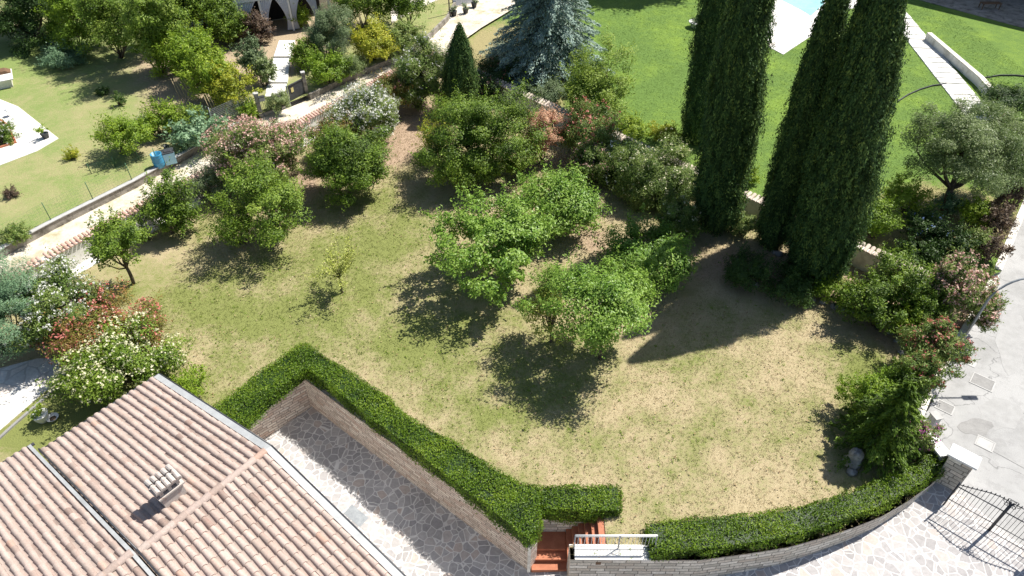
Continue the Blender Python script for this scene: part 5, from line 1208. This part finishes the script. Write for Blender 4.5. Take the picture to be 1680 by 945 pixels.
plant('mixed_shrub', 'big dome shrub with red and cream flowers at the roof corner', 'shrub', (190, 625), (104, 528, 286, 652), 'g_mid', bloom='f_cream', bloomn=912, leaf=.13, toneb=.62, wide=.35, bsize=.085)
plant('bottlebrush_shrub', 'rusty red flowering shrub on the garden side of the big dome shrub', 'shrub', (165, 580), (74, 482, 272, 612), 'g_reddish', bloom='f_red', bloomn=1248, leaf=.13, wide=.3, toneb=.45, bsize=.085)
plant('silver_shrub', 'silvery grey green shrub cut by the left edge of the photo', 'shrub', (10, 580), (-75, 432, 72, 580), 'g_silver', leaf=.10, wide=.25, toneb=.6)
plant('laurel_sprout', 'light green sprouting shoots at the upper corner of the tiled roof', 'shrub', (318, 645), (285, 605, 338, 652), 'g_lime', leaf=.10, dens=.35, toneb=.4)
plant('laurel_shrub', 'green laurel shrub against the back wall right of the broadest cypress', 'shrub', (1465, 512), (1410, 428, 1522, 510), 'g_mid', leaf=.13, toneb=.5)
plant('laurel_shrub', 'dark green shrub left of the lime coloured bush near the kerb', 'shrub', (1432, 530), (1385, 462, 1482, 530), 'g_mid', leaf=.12, toneb=.25)
plant('lime_shrub', 'small lime coloured bush at the curve of the planting bed', 'shrub', (1490, 556), (1466, 506, 1512, 556), 'g_lime', leaf=.10, toneb=.5)
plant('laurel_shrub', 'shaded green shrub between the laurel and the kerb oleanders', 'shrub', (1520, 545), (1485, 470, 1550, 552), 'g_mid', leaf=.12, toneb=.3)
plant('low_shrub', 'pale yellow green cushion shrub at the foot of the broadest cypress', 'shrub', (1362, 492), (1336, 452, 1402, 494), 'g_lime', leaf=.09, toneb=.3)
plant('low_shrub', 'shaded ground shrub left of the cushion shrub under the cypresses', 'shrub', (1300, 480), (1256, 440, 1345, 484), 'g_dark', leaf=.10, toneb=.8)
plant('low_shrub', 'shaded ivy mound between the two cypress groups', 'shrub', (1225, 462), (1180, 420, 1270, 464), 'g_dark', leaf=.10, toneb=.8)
plant('low_shrub', 'small sunlit shrub below the gap between the cypress groups', 'shrub', (1215, 385), (1196, 350, 1235, 386), 'g_oleander', leaf=.10, toneb=.6)
plant('young_fir', 'small dark green fir in front of the lowest kerb oleander', 'shrub', (1478, 665), (1445, 600, 1520, 670), 'g_mid', leaf=.11, toneb=.35, up=.5)
plant('low_shrub', 'yellow green feathery shrub on the lawn side of the conifer', 'shrub', (1408, 680), (1385, 612, 1452, 680), 'g_lime', leaf=.10, toneb=.25, dens=.7)
plant('bougainvillea', 'sprawling bush with magenta flowers behind the entrance wall coping', 'shrub', (1508, 742), (1482, 688, 1535, 745), 'g_oleander', bloom='f_magenta', bloomn=264, leaf=.10, toneb=.6, bsize=.07)
plant('stick_shrub', 'sparse yellow upright shrub at the top of the bare earth strip', 'shrub', (712, 258), (678, 190, 745, 262), 'g_yellow', leaf=.09, dens=.22, toneb=.35)
plant('stick_shrub', 'nearly leafless branching shrub under the narrow dark conifer', 'shrub', (722, 192), (700, 155, 752, 196), 'g_sprig', leaf=.08, dens=.15, toneb=.5)
plant('low_shrub', 'low green shrub under the tall oleander at the garden corner', 'shrub', (790, 160), (762, 120, 830, 165), 'g_dark', leaf=.12, toneb=.5, bloom='f_pink', bloomn=60)
plant('low_shrub', 'sparse low green plant left of the loose yellow green tree', 'shrub', (395, 400), (362, 345, 420, 390), 'g_mid', leaf=.11, dens=.5, toneb=.6)
plant('low_shrub', 'bare twiggy pale shrub against the white wall behind the dark citrus', 'shrub', (338, 330), (318, 270, 368, 335), 'g_grey', leaf=.09, dens=.5, toneb=.7)

# ================================================================== BEYOND THE BACK WALL
plant('bay_shrub', 'vivid green bushy tree beyond the back wall beside the blue cedar', 'shrub', (980, 205), (918, 74, 1040, 208), 'g_mid', z0=.3, leaf=.16, wide=.35, toneb=.85, up=.9)
plant('low_shrub', 'grey green mound on the far side of the back wall under the cedar', 'shrub', (892, 172), (858, 130, 935, 172), 'g_grey', z0=.3, leaf=.11, toneb=.4)
plant('low_shrub', 'yellow green low hedge plant left of the shaded cypress', 'shrub', (1040, 222), (1010, 196, 1068, 222), 'g_lime', z0=.3, leaf=.10, toneb=.75)
plant('low_shrub', 'yellow green low hedge plant touching the shaded cypress', 'shrub', (1090, 226), (1066, 206, 1114, 228), 'g_yellow', z0=.3, leaf=.10, toneb=.3)
plant('low_shrub', 'small lime plant right of the front left cypress beyond the wall', 'shrub', (1230, 300), (1220, 280, 1246, 302), 'g_lime', z0=.3, leaf=.10, toneb=.6)
for i, (b, bx, pal, lb, kw) in enumerate([
    ((850, 100), (800, 70, 875, 118), 'g_cedar', 'blue grey low shrub in the deep shade of the cedar', dict(toneb=.3)),
    ((810, 138), (775, 100, 860, 140), 'g_dark', 'dark shrub in the cedar shade with a few coloured leaves', dict(bloom='f_red', bloomn=48)),
    ((1432, 388), (1395, 330, 1475, 388), 'g_lime', 'yellow green shrub leaning over the back wall right of the cypresses', dict(toneb=.25)),
    ((1398, 335), (1380, 290, 1412, 340), 'g_mid', 'small green shrub touching the right flank of the broadest cypress', dict(toneb=.5)),
    ((1487, 350), (1452, 296, 1520, 348), 'g_lime', 'round bright lime shrub in front of the olive tree', dict(toneb=.95)),
    ((1520, 400), (1478, 345, 1560, 402), 'g_dark', 'dark shrub with pale blue flowers under the olive tree', dict(bloom='f_blue', bloomn=45, bsize=.08, toneb=.6)),
    ((1560, 425), (1530, 375, 1592, 425), 'g_dark', 'dark shaded shrub right of the blue flowered one', dict(toneb=.5)),
    ((1510, 425), (1480, 392, 1540, 424), 'g_dark', 'dark creeping shrub just behind the back wall coping', dict(toneb=.5)),
    ((1560, 350), (1540, 318, 1585, 352), 'g_silver', 'small silvery shrub at the foot of the leaning olive trunk', dict(toneb=.3)),
    ((1605, 372), (1578, 328, 1626, 372), 'g_lime', 'bright lime shrub between the olive tree and the purple shrubs', dict(toneb=.6)),
    ((1600, 420), (1572, 372, 1622, 422), 'g_oleander', 'loose green shrub below the bright lime one near the street', dict(toneb=.6)),
    ((1655, 345), (1632, 292, 1680, 345), 'g_purple', 'purple leaved shrub highest up the street kerb', dict(toneb=.6)),
    ((1640, 382), (1612, 335, 1662, 384), 'g_purple', 'purple leaved shrub in the middle of the kerb row', dict(toneb=.5)),
    ((1622, 425), (1594, 378, 1646, 426), 'g_purple', 'lowest purple leaved shrub beside the open kerb planter', dict(toneb=.45)),
    ((1655, 190), (1612, 135, 1700, 190), 'g_dark', 'dark rounded shrub beside the parapet wall at the right edge', dict(toneb=.5)),
]):
    plant('garden_shrub', lb, 'shrub', b, bx, pal, z0=.3, leaf=.12, **kw)
plant('olive_tree', 'silvery olive tree with two leaning trunks at the right', 'tree', (1548, 345), (1484, 158, 1662, 338), 'g_olive', z0=.3, kind='tree', leaf=.13, wide=.28, dens=.95, toneb=.5, trunk_r=.16, lump=.3)
plant('olive_tree', 'pale olive tree cut by the right edge above the purple shrubs', 'tree', (1640, 330), (1600, 190, 1725, 320), 'g_olive', z0=.3, kind='tree', leaf=.13, wide=.28, dens=.9, toneb=.75, trunk_r=.13, lump=.3)

# ================================================================== LEFT NEIGHBOUR'S PLANTS
hg = 'mixed hedge trees on the neighbour side of the lane'
for i, (b, bx, pal, lb, kw) in enumerate([
    ((60, 62), (-20, -60, 110, 60), 'g_dark', 'dark bush at the top left corner', dict(toneb=.6, kind='bush')),
    ((130, 85), (85, -20, 165, 78), 'g_lime', 'yellow green bush right of the dark corner bush', dict(toneb=.12, kind='bush')),
    ((200, 95), (140, -40, 235, 72), 'g_mid', 'first tall green tree of the neighbour hedge from the left', dict(toneb=.5)),
    ((265, 120), (210, -50, 285, 90), 'g_mid', 'fuller green tree in the middle of the neighbour hedge', dict(toneb=.62)),
    ((335, 70), (262, -50, 340, 40), 'g_mid', 'tall green tree left of the white house', dict(toneb=.55)),
    ((290, 120), (244, 28, 306, 122), 'g_lime', 'bright lime bush halfway along the neighbour hedge', dict(toneb=.6, kind='bush')),
    ((325, 140), (280, 50, 352, 138), 'g_lime', 'mid green bush after the bright lime one', dict(toneb=.3, kind='bush')),
    ((362, 165), (318, 82, 375, 160), 'g_lime', 'yellowish bush near the lower end of the neighbour hedge', dict(toneb=.65, kind='bush')),
    ((392, 180), (352, 112, 404, 172), 'g_yellow', 'yellow green bush at the lower end of the neighbour hedge', dict(toneb=.25, kind='bush')),
    ((380, 70), (340, -5, 400, 70), 'g_mid', 'green bush in front of the pale blue wall', dict(toneb=.45, kind='bush')),
    ((425, 70), (398, 18, 446, 76), 'g_purple', 'purple brown bush beside the porch curtains', dict(toneb=.4, kind='bush')),
    ((410, 128), (388, 66, 438, 122), 'g_grey', 'grey green bush left of the stepped path', dict(toneb=.3, kind='bush')),
    ((436, 140), (420, 92, 450, 138), 'g_olive', 'small grey leaved bush touching the stepped path', dict(toneb=.6, kind='bush')),
    ((494, 45), (476, 8, 508, 42), 'g_lime', 'small lime bush in front of the right hand curtains', dict(toneb=.5, kind='bush')),
    ((495, 110), (476, 62, 530, 112), 'g_mid', 'green bush right of the stepped path', dict(toneb=.6, kind='bush')),
    ((540, 95), (502, 10, 580, 95), 'g_grey', 'large feathery grey green bush right of the porch', dict(toneb=.6, kind='bush', wide=.22)),
    ((600, 50), (545, -50, 640, 50), 'g_mid', 'dense green tree at the top edge right of the porch', dict(toneb=.6)),
    ((670, 45), (625, -50, 700, 40), 'g_mid', 'dense green tree at the top edge left of the gravel', dict(toneb=.4)),
    ((540, 135), (502, 90, 572, 136), 'g_lime', 'green and yellow bush just above the lane verge', dict(toneb=.1, kind='bush')),
    ((612, 98), (568, 42, 655, 90), 'g_yellow', 'bright yellow flowering hedge above the lane', dict(toneb=.45, kind='bush')),
    ((660, 88), (628, 40, 688, 84), 'g_oleander', 'loose green shrub at the right end of the yellow hedge', dict(toneb=.7, kind='bush')),
    ((570, 125), (545, 92, 600, 126), 'g_olive', 'tall verge weeds under the yellow hedge', dict(toneb=.5, kind='bush', wide=.2)),
]):
    gx, gy = (bx[2] - bx[0]) * .16, (bx[3] - bx[1]) * .14; bx = (bx[0] - gx, bx[1] - gy * .6, bx[2] + gx, bx[3] + gy) if bx[0] < 380 and bx[1] < 120 else bx
    kw = dict(kw); plant('garden_bush', lb, 'bush', b, bx, pal, z0=.85, leaf=.15, group=hg, **dict(dict(kind='bush', dens=1.1), **{k_: v_ for k_, v_ in kw.items() if k_ != 'kind'}))
for i, (b, bx, pal, lb, kw) in enumerate([
    ((198, 252), (158, 188, 246, 250), 'g_lime', 'small lime green tree with its shadow on the neighbour lawn', dict(kind='tree', toneb=.35)),
    ((102, 108), (72, 76, 140, 110), 'g_silver', 'silvery mound on the neighbour lawn', dict(toneb=.75)),
    ((96, 84), (76, 62, 120, 88), 'g_silver', 'darker silvery mound behind the bright one', dict(toneb=.2)),
    ((45, 56), (30, 28, 66, 58), 'g_silver', 'tiny blue green bush near the top left corner', dict(toneb=.2)),
    ((262, 222), (236, 166, 292, 222), 'g_lime', 'light green vegetable plants behind the blue barrel', dict(toneb=.4)),
    ((305, 210), (282, 170, 332, 212), 'g_mid', 'green vegetable clump in the middle of the bed', dict(toneb=.8)),
    ((322, 232), (286, 192, 372, 234), 'g_silver', 'large leaved grey green vegetables beside the low wall', dict(toneb=.8, leaf=.2, wide=.7)),
    ((238, 215), (222, 190, 262, 216), 'g_grey', 'small grey bush left of the vegetable plants', dict(toneb=.8)),
    ((22, 392), (2, 368, 45, 398), 'g_oleander', 'small weedy bush at the far left of the low wall', dict(toneb=.6)),
    ((118, 260), (108, 244, 127, 262), 'g_yellow', 'small round yellowish bush on the neighbour lawn', dict(toneb=.3, leaf=.08)),
    ((16, 322), (6, 308, 28, 324), 'g_purple', 'small round brown bush on the neighbour lawn', dict(toneb=.2, leaf=.08)),
    ((165, 155), (158, 145, 178, 158), 'g_dark', 'tiny dark seedling near the shade edge', dict(toneb=.6, leaf=.08)),
    ((196, 172), (188, 150, 204, 172), 'g_dark', 'thin dark seedling on the lawn above the lime tree', dict(toneb=.8, leaf=.08, dens=.5)),
    ((8, 232), (-18, 200, 24, 236), 'g_mid', 'low green plants in the left terrace flower bed', dict(toneb=.3, leaf=.09, bloom='f_white', bloomn=72)),
    ((458, 178), (436, 152, 475, 180), 'g_olive', 'grassy grey green clump behind the dark iron railing', dict(toneb=.7, wide=.2)),
    ((410, 190), (392, 166, 424, 194), 'g_lime', 'light green creeper left of the mailbox post', dict(toneb=.3)),
]):
    plant('garden_plant', lb, 'plant', b, bx, pal, z0=.85, **dict(dict(leaf=.12), **kw))
